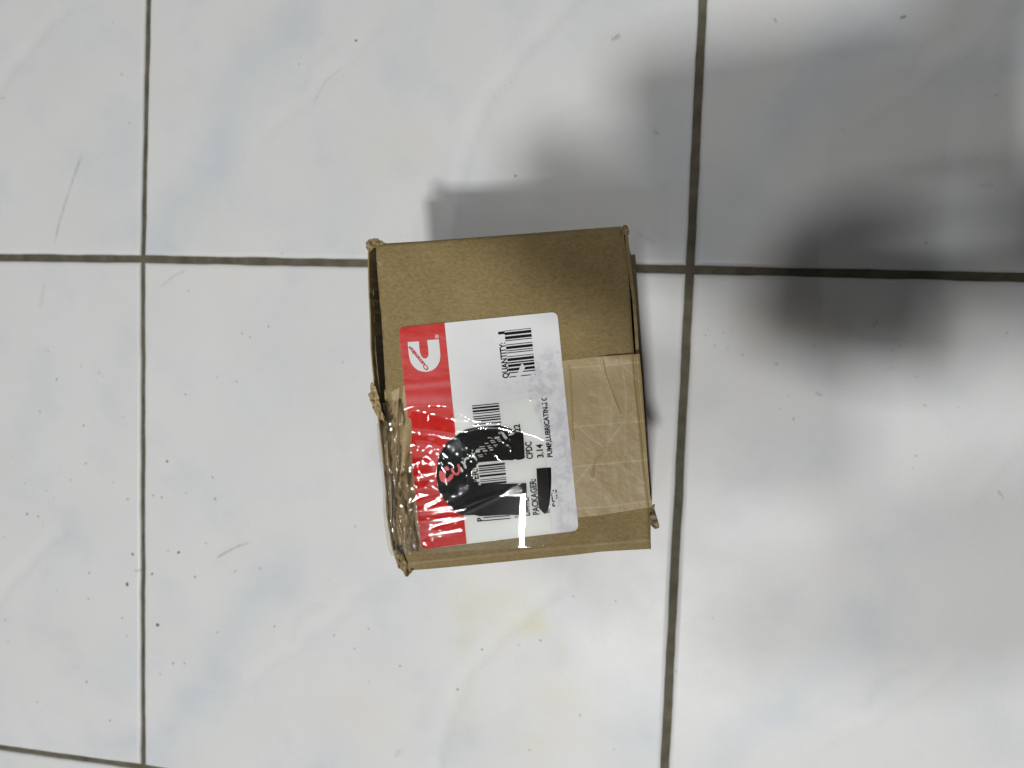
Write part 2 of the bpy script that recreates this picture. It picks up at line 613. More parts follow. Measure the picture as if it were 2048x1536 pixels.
for u, v, r, d in [(334, 923, 5, .8), (425, 955, 4, .45), (430, 998, 4.5, .5), (306, 991, 4, .55), (323, 995, 4, .5), (372, 986, 4, .3), (255, 999, 4, .5),
                   (226, 964, 3.5, .3), (265, 1109, 5, .9), (357, 1105, 5, .85), (254, 1169, 6, 1), (304, 1148, 4.5, .7), (390, 1154, 4.5, .6),
                   (470, 1143, 4, .35), (520, 1137, 4, .4), (412, 1087, 4, .3), (336, 1102, 4, .25), (54, 1028, 4.5, .6), (76, 1033, 4, .55), (178, 1146, 4, .5),
                   (177, 1198, 4, .4), (114, 1181, 4, .25), (315, 1250, 6.5, 1), (244, 1236, 3.5, .45), (253, 1272, 3.5, .35), (173, 1364, 4, .6), (220, 1441, 4, .55),
                   (75, 1404, 3.5, .4), (96, 1409, 3, .3), (346, 1327, 4.5, .4), (369, 1327, 4.5, .35), (321, 1349, 5, .2), (435, 1265, 4, .3), (10, 1240, 4, .4), (16, 1284, 4, .3),
                   (7, 1075, 4, .35), (712, 81, 4, .8), (1031, 352, 3.5, .8), (598, 128, 3, .4), (225, 44, 3, .3), (258, 246, 3, .35), (537, 653, 3.5, .55), (484, 667, 3, .5),
                   (500, 675, 3, .45), (473, 763, 3, .5), (371, 789, 3.5, .5), (434, 755, 3, .35), (685, 725, 3.5, .35), (377, 582, 3.5, .4), (113, 759, 4, .5),
                   (96, 703, 3.5, .35), (167, 851, 4, .5), (79, 823, 4, .5), (198, 746, 3.5, .35), (162, 733, 3, .35), (206, 753, 3, .3), (171, 927, 4, .45), (141, 960, 3.5, .4),
                   (92, 981, 3.5, .35), (50, 967, 3.5, .3), (246, 835, 3.5, .25), (1411, 670, 3, .6), (1447, 666, 3, .55), (1416, 660, 3, .45), (1463, 657, 3, .4),
                   (1455, 698, 3, .45), (1485, 710, 3.5, .7), (1553, 728, 4.5, .6), (1628, 692, 3.5, .7), (1785, 701, 3.5, .5), (1801, 692, 4, .5), (1783, 736, 3.5, .45),
                   (1832, 754, 4, .4), (1587, 838, 4, .6), (1577, 791, 3, .4), (1560, 817, 3, .4), (1850, 811, 4, .4), (1832, 912, 4.5, .5), (1826, 937, 4, .4), (2014, 666, 4, .5),
                   (1852, 486, 4, .8), (1845, 388, 4, .4), (1993, 190, 4, .45), (1685, 260, 3.5, .4), (1600, 308, 3, .2), (1955, 315, 3.5, .4), (1888, 313, 3, .35),
                   (800, 1332, 4, .5), (915, 1379, 4, .55), (964, 1299, 4, .55), (1081, 1281, 4, .4), (1037, 1290, 4, .25), (1231, 1202, 4, .3), (1160, 1431, 4, .35), (1059, 1500, 4, .3),
                   (668, 1271, 4, .35), (737, 1258, 4, .3), (549, 1253, 4, .4), (709, 1298, 4, .3), (738, 1363, 3.5, .3), (711, 1053, 3.5, .35), (1426, 1236, 4, .3), (1352, 1343, 4, .6)]:
    speck(u, v, r * .58, d * (.66 if u < 1250 else .32), 1 + .5 * random.random(), random.random() * 3)
for k in range(24):
    speck(random.random() * 2100 - 30, random.random() * 1560 - 10, 1.3 + random.random() * 1.4, .08 + .18 * random.random() ** 2)
for path, w, d in [([(165, 305), (140, 375), (118, 445), (107, 493)], 4.5, .32), ([(430, 1118), (455, 1103), (478, 1092), (503, 1085)], 4.5, .38),
                   ([(1800, 36), (1813, 32)], 4, .85), ([(1548, 36), (1554, 46)], 3, .5), ([(1222, 80), (1236, 74), (1230, 70)], 6, .4), ([(1240, 78), (1237, 66)], 4, .35),
                   ([(320, 575), (350, 550), (375, 540)], 4, .22), ([(80, 620), (86, 580), (90, 560)], 8, .13), ([(1305, 262), (1318, 268)], 4, .4), ([(1745, 655), (1758, 638)], 4, .5),
                   ([(1270, 465), (1310, 485)], 4, .2), ([(1630, 785), (1645, 792)], 3.5, .4), ([(1955, 372), (1990, 370)], 5, .25), ([(1995, 980), (2010, 1000)], 3, .35),
                   ([(625, 210), (648, 165), (685, 135)], 4, .18), ([(240, 146), (246, 151)], 3, .45), ([(0, 197), (10, 196)], 4, .3), ([(285, 1141), (268, 1142)], 4, .5), ([(790, 1515), (800, 1500)], 7, .2)]:
    scuff(path, w, d)
specks = link_mesh('dirt_specks', mv, mf, DIRT, None, {'col': np.tile([[.03, .032, .03]], (len(mv), 1)), 'opacity': mo})
tag(specks, label='dark dirt specks and faint scuffs scattered over the white tiles', kind='stuff')

# ------------------------------------------------------------------ the carton
ZT = 0.100
TILT = 0.0150                                  # the lid leans: its right side sits lower by this much


def PB(u, v, z):
    """like P, for the leaning top of the carton"""
    u = np.asarray(u, float)
    return P(u, v, np.asarray(z, float) - TILT * ((u - 1030) / 540 - .09 * (np.asarray(v, float) - 790) / 540))


box = bpy.data.objects.new('cardboard_box', None)
COL.objects.link(box)
box.location = BOXC
box.empty_display_size = .05
tag(box, 'small brown cardboard carton with red and white shipping label, clear tape crumpled along one side', 'box')
bpy.context.view_layer.update()


def sheet(name, top, bot, left, right, s, t, zf, mat, attrs=None, thick=0.0, parent=None, smooth=True, keep=None, mats=None):
    """a sheet over a pixel patch; zf(u, v) gives its height; thick adds a turned-down rim"""
    uv = coons(top, bot, left, right, s, t)
    U, V = uv[..., 0], uv[..., 1]
    z = zf(U, V)
    v3 = PB(U, V, z).reshape(-1, 3)
    nu, nv = len(s), len(t)
    F = grid_faces(nu, nv, keep(U, V) if keep else None).tolist()
    A = {k: np.asarray(f(U, V), np.float32).reshape(-1) if np.ndim(f(U, V)) == 2 else f(U, V).reshape(-1, 3) for k, f in (attrs or {}).items()}
    if thick:
        ring = [k * nv for k in range(nu)] + [(nu - 1) * nv + k for k in range(1, nv)] + [k * nv + nv - 1 for k in range(nu - 2, -1, -1)] + [k for k in range(nv - 2, 0, -1)]
        low = v3[ring].copy()
        low[:, 2] -= thick
        b0, m = len(v3), len(ring)
        v3 = np.concatenate([v3, low])
        for k in range(m):
            F.append((ring[k], ring[(k + 1) % m], b0 + (k + 1) % m, b0 + k))
        A = {k: np.concatenate([a, a[ring]]) for k, a in A.items()}
    return link_mesh(name, v3, F, mat, parent or box, A, smooth=smooth)


def edged(n, k=.004):
    e = np.array([0, .25, .6, 1.0, 1.6]) * k
    return np.r_[e, np.linspace(2.4 * k, 1 - 2.4 * k, n), 1 - e[::-1]]


def jag(path, n, amp, seed):
    p = resample(path, n)
    r = np.random.default_rng(seed)
    d = r.normal(0, amp, (n, 2))
    d[0] = d[-1] = 0
    d[1:-1] = (d[:-2] + d[1:-1] * 2 + d[2:]) / 3
    return p + d


L_TOP = [(752, 488), (775, 486.5), (850, 482), (1000, 471), (1130, 461), (1243, 452.5)]
L_RIGHT = [(1243, 452.5), (1253, 500), (1258, 560), (1264, 655), (1268, 706), (1272, 760), (1281, 840), (1289, 920), (1296, 985), (1299, 1015), (1300, 1055), (1302, 1098)]
L_BOT = [(818, 1141), (870, 1137), (935, 1131), (1020, 1122.6), (1100, 1114.4), (1150, 1109.6), (1200, 1103.6), (1240, 1101), (1290, 1098.4), (1302, 1098)]
L_LEFT = [(752, 488), (753, 520), (757, 575), (763, 640), (768, 720), (771, 780), (776, 830), (784, 900), (792, 980), (800, 1050), (808, 1105), (818, 1141)]
CREASE_B = [(812, 1128), (900, 1118), (1020, 1106), (1090, 1098), (1200, 1088), (1300, 1080)]
CREASE_T = [(760, 512), (900, 503), (1100, 487), (1250, 474)]
OUT = np.concatenate([resample(L_TOP, 60), resample(L_RIGHT, 60), resample(L_BOT, 60)[::-1], resample(L_LEFT, 60)[::-1]])


def lid_z(u, v):
    d = np.minimum(np.minimum(pdist(L_TOP, u, v), pdist(L_RIGHT, u, v)), np.minimum(pdist(L_BOT, u, v), pdist(L_LEFT, u, v)))
    z = ZT - .0011 * (1 - np.clip(d / 6.5, 0, 1)) ** 2
    z = z + .00035 * np.exp(-(pdist(CREASE_B, u, v) / 2.2) ** 2) - .0009 * np.clip((v - np.interp(u, [812, 1300], [1128, 1080])) / 24, 0, 1)
    z = z - .0007 * np.clip((np.interp(u, [752, 1250], [508, 472]) - v) / 22, 0, 1)
    flat = sm(np.minimum(pdist([(797, 654), (1113, 625)], u, v) * (v < np.interp(u, [797, 1113], [654, 625])), 60), 0, 60)
    z = z + .0006 * (fbm(u / 70, v / 70, 21, 3) - .5) * flat
    # cut and dent near the upper left corner
    z = z - .0013 * np.exp(-(pdist([(741, 503), (749, 509), (757, 520)], u, v) / 1.7) ** 2) * 1.0
    z = z + .0004 * np.exp(-(pdist([(743, 512), (752, 517), (760, 530)], u, v) / 2) ** 2)
    return z


def lid_wear(u, v):
    w = .45 * np.exp(-(pdist(CREASE_B, u, v) / 2.0) ** 2)
    w += .07 * np.clip((v - np.interp(u, [812, 1300], [1128, 1080])) / 6, 0, 1)
    w += .5 * np.exp(-(pdist(L_LEFT, u, v) / 2.5) ** 2) * (fbm(u / 9, v / 9, 4) > .42)
    w += .35 * np.exp(-(pdist([(1244, 455), (1247, 465), (1247, 480)], u, v) / 2.2) ** 2)
    w += .5 * np.exp(-(pdist([(742, 505), (750, 514), (760, 528)], u, v) / 3) ** 2)
    w += .3 * np.exp(-(pdist(L_TOP, u, v) / 3.5) ** 2) * sm(u, 1120, 1230)
    w += .15 * np.clip(fbm(u / 40, v / 40, 31) - .55, 0, 1) * 3
    return np.clip(w, 0, .9)


sheet('lid', L_TOP, L_BOT, L_LEFT, L_RIGHT, edged(170), edged(210), lid_z, CARD, {'wear': lid_wear}, thick=.0022)


def wall(name, path, ztop, mat, thick=.0016, seed=1, inward=None, base=.0, jitter=.0004, n=60, lean=.0):
    """upright board whose upper edge the photograph shows along path"""
    p = resample(path, n)
    r = np.random.default_rng(seed)
    zt = ztop + r.normal(0, jitter, n) + (fbm(np.arange(n) / 5, np.zeros(n), seed) - .5) * jitter * 4
    a = PB(p[:, 0], p[:, 1], zt)
    c = np.array([BOXC.x, BOXC.y])
    t = np.gradient(a[:, :2], axis=0)
    t /= np.linalg.norm(t, axis=1)[:, None]
    nr = np.stack([-t[:, 1], t[:, 0]], -1)
    if ((c - a[n // 2, :2]) * nr[n // 2]).sum() < 0:
        nr = -nr
    b = a.copy()
    b[:, :2] += nr * thick
    lo_a, lo_b = a.copy(), b.copy()
    lo_a[:, 2] = lo_b[:, 2] = base
    lo_a[:, :2] += nr * lean
    lo_b[:, :2] += nr * lean
    v = np.concatenate([a, b, lo_a, lo_b])
    F = []
    for k in range(n - 1):
        for i, j in ((0, 1), (1, 3), (3, 2), (2, 0)):
            F.append((i * n + k, i * n + k + 1, j * n + k + 1, j * n + k))
    F += [(0, n, 3 * n, 2 * n), (n - 1, 3 * n - 1, 4 * n - 1, 2 * n - 1)]
    o = link_mesh(name, v, F, mat, box, {'wear': np.r_[np.full(2 * n, .15), np.zeros(2 * n)]})
    return o


SIDE_L = [(738, 486), (735.5, 505), (736, 560), (737.5, 600), (739.5, 640), (741, 700), (745, 745), (750, 785), (757, 850), (763, 900), (770, 970), (775, 1040), (783, 1095), (792, 1118), (806, 1139)]
SIDE_R = [(1256.5, 472), (1260, 510), (1264, 545), (1271, 600), (1275.5, 660), (1278, 706), (1284, 760), (1289.5, 840), (1294, 920), (1299, 985), (1301, 1030), (1301.5, 1092)]
inset = lambda path, dx, dy: [(u + dx, v + dy) for u, v in path]
wall('side_wall', SIDE_L, ZT - .0012, CARD, .0005, 11)
wall('side_wall', SIDE_R, ZT - .0022, CARD, .0012, 12, lean=.005)
wall('side_wall', inset(L_TOP, 1.5, 2.5), ZT - .0026, CARD, .0016, 13)
wall('side_wall', inset(L_BOT, -2, -2.5), ZT - .0026, CARD, .0016, 14)
# tucked dust flaps seen edge-on in the gap beside the lid
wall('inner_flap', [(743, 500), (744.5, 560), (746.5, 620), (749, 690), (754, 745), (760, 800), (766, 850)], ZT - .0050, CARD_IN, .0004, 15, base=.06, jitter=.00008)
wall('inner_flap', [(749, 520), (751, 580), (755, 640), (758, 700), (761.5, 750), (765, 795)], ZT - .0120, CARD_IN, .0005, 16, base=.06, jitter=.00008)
# unseen panels added under the lid to stop light leaking through the gap
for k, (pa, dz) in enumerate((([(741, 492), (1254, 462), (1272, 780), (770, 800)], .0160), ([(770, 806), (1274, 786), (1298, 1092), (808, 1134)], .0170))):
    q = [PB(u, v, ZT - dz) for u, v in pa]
    link_mesh('light_stop_panel', [tuple(x) for x in q] + [(x[0], x[1], x[2] - .0014) for x in q],
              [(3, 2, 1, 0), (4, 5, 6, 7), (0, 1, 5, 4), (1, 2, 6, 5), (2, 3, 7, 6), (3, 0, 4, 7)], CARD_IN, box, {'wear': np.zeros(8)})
# box bottom
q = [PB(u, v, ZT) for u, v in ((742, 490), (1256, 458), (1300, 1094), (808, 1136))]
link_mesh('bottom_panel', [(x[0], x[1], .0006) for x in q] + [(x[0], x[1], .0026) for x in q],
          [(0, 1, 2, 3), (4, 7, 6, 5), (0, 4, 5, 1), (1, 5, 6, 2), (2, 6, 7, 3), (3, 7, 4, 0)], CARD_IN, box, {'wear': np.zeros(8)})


def crumple(name, poly, zbase, amp, mat, seed, freq=6.0, step=1.0, tilt=None, attrs=None, thick=.0004):
    """small torn, crushed scrap"""
    p = np.asarray(poly, float)
    u = np.arange(p[:, 0].min(), p[:, 0].max() + step, step)
    v = np.arange(p[:, 1].min(), p[:, 1].max() + step, step)
    U, V = np.meshgrid(u, v, indexing='ij')
    k = inside(p, U, V)
    z = zbase + amp * (3.2 * np.abs(fbm(U / freq, V / freq, seed, 1) - .5) - .5)
    if tilt:
        z = z + tilt(U, V)
    v3 = PB(U, V, z).reshape(-1, 3)
    F = grid_faces(len(u), len(v), k)
    used = np.unique(F)
    rm = np.full(len(v3), -1)
    rm[used] = np.arange(len(used))
    w = np.clip((fbm(U / 5, V / 5, seed + 9) - .35) * 1.6, 0, 1).reshape(-1)[used]
    o = link_mesh(name, v3[used], rm[F], mat, box, {'wear': w, 'haze': w * .2}, smooth=True)
    sd = o.modifiers.new('thickness', 'SOLIDIFY')
    sd.thickness = thick
    return o


crumple('crushed_corner', [(731, 484), (738, 478), (746, 477), (757, 478.5), (764, 482), (772, 487), (760, 491), (748, 495), (741, 503), (733, 500)], ZT + .0002, .0016, CARD, 51, 9, .8)
crumple('crushed_corner', [(1241, 457), (1247, 450), (1253, 449), (1257, 456), (1259, 464), (1255, 474), (1249, 470), (1245, 464)], ZT + .0001, .0016, CARD, 52, 9, .8)
crumple('crushed_corner', [(786, 1102), (796, 1098), (806, 1110), (812, 1122), (822, 1138), (828, 1140), (820, 1148), (816, 1154), (810, 1153), (806, 1144), (796, 1134), (790, 1118)], ZT - .0012, .0024, CARD, 53, 15, .8)
crumple('torn_flap', [(1298, 1004), (1303, 1010), (1311, 1008), (1309, 1016), (1313, 1030), (1319, 1049), (1317, 1056), (1311, 1059), (1304, 1052), (1300, 1040), (1299, 1025)], ZT - .002, .0018, CARD_IN, 54, 12, .8,
        tilt=lambda u, v: -.00012 * (u - 1300))
crumple('torn_flap', [(741, 766), (745, 763), (751, 772), (757, 790), (762, 812), (766, 832), (770, 845), (757, 836), (753, 832), (748, 822), (742, 805), (735, 788), (741, 784), (740, 775)], ZT - .0008, .0014, KRAFT, 55, 12, .8)

# kraft sealing tape, from the torn left side under the label to the right edge
K_TOP = [(768, 779), (803, 771), (960, 748), (1124, 721.5), (1200, 713), (1279, 707.5)]
K_BOT = [(790, 1098), (812, 1086), (900, 1064), (1140, 1036.5), (1200, 1030), (1300, 1014)]
K_LEFT = [(768, 779), (771, 812), (768, 838), (763, 862), (764, 900), (768, 945), (771, 985), (772, 1020), (777, 1060), (790, 1098)]
K_RIGHT = [(1279, 707.5), (1284, 760), (1289.5, 840), (1295, 920), (1299.5, 985), (1304, 1014)]
vT = view(1100, 680, 8.533)
vU = view(1100, 840, 8.533)
CREASES = [(vT((330, 470), (850, 440), (1220, 400), (1520, 380)), 1.5, .75), (vT((385, 1485), (900, 1440), (1280, 1410), (1600, 1380)), 1.5, .75),
           (vT((870, 290), (920, 560), (1020, 800), (1090, 1030), (1190, 1270)), 1.8, .95), (vT((1215, 300), (1225, 430), (1290, 850), (1300, 1050), (1290, 1400)), 1.8, .5),
           (vT((1080, 310), (1200, 400), (1380, 560), (1540, 720)), 1.3, .55), (vT((1060, 1050), (1040, 1380), (1010, 1530)), 1.4, .45),
           (vT((1440, 1180), (1300, 1380), (1160, 1530)), 1.3, .5), (vT((1540, 720), (1300, 570)), 1.2, .3),
           (vU((400, 40), (720, 330), (860, 420), (960, 520)), 1.5, .7), (vU((1240, 60), (960, 440), (730, 720), (440, 1080)), 1.6, .75),
           (vU((420, 800), (740, 760), (1050, 740), (1280, 715), (1650, 680)), 1.5, .85), (vU((1130, 700), (1300, 830), (1640, 1110)), 1.4, .65),
           (vU((460, 1510), (1000, 1480), (1400, 1420), (1720, 1390)), 1.5, .75), (vU((1600, 560), (1640, 1100), (1660, 1500)), 1.7, .8),
           (vU((1270, 0), (1280, 500), (1330, 1000), (1400, 1500)), 3.2, .28), (vU((1000, 100), (980, 400), (960, 600)), 2, .3),
           (vT((330, 480), (330, 640), (360, 1100), (370, 1530)), 1.2, .3), (vT((850, 320), (850, 1450)), 3.0, .16), (vU((1360, 300), (1480, 440)), 1.2, .3),
           (vU((1120, 380), (1170, 560)), 1.6, .3), ([(1143, 715), (1279, 722)], 1.2, .1)]
FOLDS = [(vT((880, 300), (930, 580), (1060, 930), (1180, 1260)), 2.2, .00050), (vU((940, 480), (760, 700), (720, 960)), 1.6, .00035), (vU((1290, 640), (1280, 820)), 1.2, .0003),
         (vT((330, 470), (335, 620), (365, 1100), (372, 1530), (400, 1700)), 1.4, .00035)]


def kraft_z(u, v):
    z = np.minimum(lid_z(u, v), ZT) + .00018
    d = pdist(K_RIGHT, u, v)
    z = z - .0009 * (1 - np.clip(d / 9, 0, 1)) ** 2 * (u > 1200) + .0006 * np.exp(-d / 14) * (u > 1200)
    lift = np.clip((u - 1195) / 25, 0, 1) * np.exp(-pdist(K_TOP, u, v) / 9)
    z = z + .0013 * lift
    for p_, w, h in FOLDS:
        z = z + h * np.exp(-(pdist(p_, u, v) / w) ** 2)
    z = z + .00035 * (fbm(u / 26, v / 26, 61, 3) - .5) * sm(u, 1150, 1180)
    left = 1 - sm(u, 806, 832)
    low = sm(v, 800, 850)
    edge = u - np.interp(v, [p[1] for p in K_LEFT], [p[0] for p in K_LEFT])
    z = z + left * (.0003 + low * (.0016 * np.abs(fbm(u / 19 + v / 80, v / 80, 63, 1) - .5) * 2 + .0003 * fbm(u / 9, v / 16, 64, 2)))
    z = z - left * .0050 * (1 - sm(edge, 0, 16)) ** 1.3
    z = z - .0016 * np.exp(-(pdist([(803, 770), (801, 800), (798, 850), (797, 900), (797, 960)], u, v) / 1.7) ** 2)
    z = z - .0014 * np.exp(-(pdist([(801, 985), (806, 1002), (818, 1028), (828, 1060), (834, 1078)], u, v) / 2.2) ** 2)
    z = z - .0012 * np.exp(-(pdist([(770, 779), (774, 785), (790, 776), (801, 771)], u, v) / 1.2) ** 2)
    z = z - low * .0030 * np.exp(-(pdist([(776, 856), (779, 900), (784, 950), (787, 1000), (787, 1050), (794, 1090)], u, v) / 3.0) ** 2)
    return z


def kraft_wear(u, v):
    w = np.zeros_like(u)
    for p_, ww, k in CREASES:
        w = np.maximum(w, 1.35 * k * np.exp(-(pdist(p_, u, v) / ww) ** 2) * (.65 + .7 * (fbm(u / 6, v / 6, 5) - .3)))
    band = sm(u - np.interp(v, [715, 850, 1030], [1196, 1200, 1212]), 0, 4) * (1 - sm(u - np.interp(v, [715, 800, 1030], [1222, 1225, 1222]), 0, 4))
    w += .17 * band * (v < 900)
    w += .20 * (fbm(u / 18, v / 7, 8) - .42)
    return np.clip(w, 0, 1)


KS = np.r_[np.linspace(0, .118, 90), np.linspace(.12, .66, 40), np.linspace(.665, 1, 130)]
sheet('kraft_tape', K_TOP, K_BOT, K_LEFT, K_RIGHT, KS, np.linspace(0, 1, 260), kraft_z, KRAFT, {'wear': kraft_wear})

# --- shipping label
ZL = ZT + .00055


def rounded(q, r, n=6):
    q = np.asarray(q, float)
    out = []
    for k in range(len(q)):
        p, a, b = q[k], q[k - 1], q[(k + 1) % len(q)]
        rk = r[k]
        if not rk:
            out.append(p)
            continue
        e1, e2 = (a - p) / np.linalg.norm(a - p), (b - p) / np.linalg.norm(b - p)
        p0, p1 = p + e1 * rk, p + e2 * rk
        for t in np.linspace(0, 1, n):
            out.append((1 - t) ** 2 * p0 + 2 * t * (1 - t) * p + t * t * p1)
    return np.array(out)


def flat(name, polys, z, mat, parent=None, thick=0.0):
    """flat print: one mesh of polygons lying at height z"""
    v, f = [], []
    for pl in polys:
        q = PB(np.array([p[0] for p in pl]), np.array([p[1] for p in pl]), z)
        k = len(v)
        v += list(q)
        f.append(list(range(k, k + len(q)))[::-1])
    return link_mesh(name, v, f, mat, parent or box)


LQ = [(796.5, 655), (1114.5, 623.5), (1157.5, 1061), (842, 1099)]
label_poly = rounded(LQ, [13, 13, 13, 13])
e = np.array(LQ, float)
ls, lt = np.linspace(0, 1, 150), np.linspace(0, 1, 200)


def label_scuff(u, v):
    w = .95 * sm(u - np.interp(v, [650, 780, 900, 1080], [1085, 1050, 1098, 1108]), 0, 8) * sm(v - np.interp(u, [960, 1120], [770, 690]), -20, 20)
    w += .5 * np.exp(-(((u - 1010) / 40) ** 2 + ((v - 770) / 16) ** 2)) + .25 * np.exp(-(((u - 990) / 20) ** 2 + ((v - 688) / 9) ** 2))
    return np.clip(w, 0, 1)


# paper body: slightly rounded corners, thin but with an edge
lab = bpy.data.objects.new('shipping_label', None)


def label_mesh():
    cx = label_poly.mean(0)
    uv = coons([LQ[0], LQ[1]], [LQ[3], LQ[2]], [LQ[0], LQ[3]], [LQ[1], LQ[2]], ls, lt)
    U, V = uv[..., 0], uv[..., 1]
    k = inside(label_poly + (label_poly - cx) * .0004, U, V)
    # pull points outside the rounded corners onto the outline
    bad = ~k
    if bad.any():
        dense = np.concatenate([resample([a, b], 12) for a, b in zip(label_poly, np.roll(label_poly, -1, 0))])
        q = np.stack([U[bad], V[bad]], -1)
        near = dense[np.argmin(((q[:, None] - dense[None]) ** 2).sum(-1), 1)]
        U[bad], V[bad] = near[:, 0], near[:, 1]
    z = np.full(U.shape, ZL)
    v3 = PB(U, V, z).reshape(-1, 3)
    nu, nv = len(ls), len(lt)
    F = grid_faces(nu, nv).tolist()
    ring = [a * nv for a in range(nu)] + [(nu - 1) * nv + a for a in range(1, nv)] + [a * nv + nv - 1 for a in range(nu - 2, -1, -1)] + [a for a in range(nv - 2, 0, -1)]
    low = v3[ring].copy()
    low[:, 2] -= .00035
    b0, m = len(v3), len(ring)
    sc = label_scuff(U, V).reshape(-1)
    v3 = np.concatenate([v3, low])
    for a in range(m):
        F.append((ring[a], ring[(a + 1) % m], b0 + (a + 1) % m, b0 + a))
    return link_mesh('shipping_label', v3, F, PAPER, box, {'scuff': np.r_[sc, sc[ring]]})


bpy.data.objects.remove(lab)
lab = label_mesh()
lab['_w'] = tuple(BOXC)

# --- film regions (photograph pixels), read off enlargements
vA, vB, vC, vD, vE = view(720, 800, 7.314), view(780, 780, 11.378), view(860, 840, 10.24), view(740, 960, 7.314), view(920, 900, 7.314)
FILM_POLY = [(806, 818)] + vB((370, 385), (520, 350), (700, 333), (850, 340), (1230, 345), (1310, 380), (1440, 440), (1560, 490), (1880, 690)) + [(962, 843), (985, 846), (999, 843), (996, 806), (1035, 797), (1073, 787), (1079, 805), (1084, 850),
             (1092, 900), (1097, 960), (1103, 1040), (1107, 1083), (1080, 1098), (990, 1101), (900, 1108), (840, 1113), (818, 1112), (812, 1060), (806, 1000), (800, 900)]
HAZE_POLYS = [vB((330, 380), (520, 350), (700, 335), (1300, 350), (1450, 450), (1460, 650), (1100, 590), (850, 520), (500, 490), (400, 690)),
              vB((400, 855), (700, 885), (1100, 930), (1500, 995), (1500, 1075), (1380, 1105), (1100, 1075), (600, 1000), (430, 960)),
              vB((560, 1160), (700, 1140), (900, 1170), (1200, 1320), (1180, 1420), (1100, 1536), (470, 1536), (460, 1340), (620, 1240)),
              vA((740, 690), (900, 600), (1100, 650), (1160, 850), (1130, 950), (1120, 1140), (1060, 1140), (1050, 950), (1000, 850), (900, 820), (740, 830)),
              vA((760, 1130), (900, 1080), (1040, 1050), (1110, 1070), (1120, 1170), (800, 1180)), vA((980, 1260), (1010, 1180), (1070, 1145), (1110, 1180), (1090, 1280)),
              vA((790, 1310), (1000, 1280), (1130, 1290), (1170, 1370), (1000, 1400), (810, 1450)), vA((810, 1500), (960, 1440), (1150, 1400), (1180, 1440), (980, 1536), (820, 1536)),
              vD((640, 130), (800, 120), (980, 130), (1010, 200), (880, 225), (650, 260)), vD((780, 370), (900, 310), (1040, 240), (1060, 290), (900, 350), (800, 385)),
              vD((660, 440), (850, 420), (1100, 370), (1150, 400), (1000, 445), (720, 500)), vD((690, 610), (850, 590), (1200, 550), (1350, 515), (1350, 545), (1100, 600), (880, 690), (1000, 760), (870, 800), (790, 860), (730, 950)),
              vD((880, 800), (1020, 775), (1200, 740), (1350, 708), (1300, 760), (1000, 830)), vB((870, 1080), (1000, 1080), (1010, 1140), (950, 1160), (880, 1130))]
RED_ISLAND = [vB((800, 380), (880, 350), (1220, 360), (1200, 400), (1050, 425), (900, 415)), vD((850, 690), (1000, 650), (1200, 620), (1380, 560), (1390, 640), (1350, 690), (1150, 740), (1030, 765), (980, 730))]
RD = [[LQ[0], (889, 645.6), (933.5, 1087.5), LQ[3]]]


def blur_mask(polys, U, V, soft):
    m = np.zeros(U.shape)
    for pl in polys:
        k = inside(pl, U, V)
        d = pdist(list(pl) + [pl[0]], U, V)
        m = np.maximum(m, np.where(k, .5 + .5 * np.clip(d / soft, 0, 1), .5 - .5 * np.clip(d / soft, 0, 1)))
    return m


def red_band():
    L0, R0 = [LQ[0], LQ[3]], [(889, 645.6), (933.5, 1087.5)]
    s, t = np.linspace(0, 1, 100), np.linspace(0, 1, 440)
    uv = coons([LQ[0], R0[0]], [LQ[3], R0[1]], L0, R0, s, t)
    U, V = uv[..., 0], uv[..., 1]
    cx = label_poly.mean(0)
    bad = ~inside(label_poly - (label_poly - cx) * .001, U, V) & (U < 880)
    dense = np.concatenate([resample([a, b], 12) for a, b in zip(label_poly, np.roll(label_poly, -1, 0))])
    q_ = np.stack([U[bad], V[bad]], -1)
    near = dense[np.argmin(((q_[:, None] - dense[None]) ** 2).sum(-1), 1)]
    U[bad], V[bad] = near[:, 0], near[:, 1]
    wet = blur_mask([FILM_POLY], U, V, 1.2) * (1 - .92 * np.maximum(blur_mask(HAZE_POLYS, U, V, 1.5), 0))
    wet = np.maximum(wet, blur_mask(RED_ISLAND, U, V, 1.2))
    wet = wet * (.8 + .4 * (fbm(U / 8, V / 8, 14) - .2))
    t_ = (V - 655) / 440
    wet = np.maximum(wet, .45 * np.exp(-(pdist(view(720, 640, 7.314)((620, 920), (1300, 850)), U, V) / 6) ** 2))
    wet = np.maximum(wet, .35 * (1 - sm(V - np.interp(U, [797, 889], [655, 646]), 8, 34)))
    wet = np.maximum(wet, .3 * np.exp(-(pdist(view(720, 640, 7.314)((640, 1060), (1300, 1040)), U, V) / 8) ** 2))
    fade = .55 * np.exp(-(pdist(view(720, 640, 7.314)((640, 980), (1310, 930)), U, V) / 7) ** 2) + .55 * np.exp(-(pdist(view(720, 640, 7.314)((660, 1180), (1340, 1170)), U, V) / 9) ** 2)
    fade = np.clip(fade * (.5 + fbm(U / 5, V / 3, 23)) + .4 * np.exp(-(pdist([LQ[0], LQ[3]], U, V) / 1.5) ** 2), 0, .8)
    v3 = PB(U, V, ZL + .00006).reshape(-1, 3)
    return link_mesh('red_band', v3, grid_faces(100, 440), RED, lab, {'wet': np.clip(wet, 0, 1).reshape(-1), 'fade': fade.reshape(-1)})


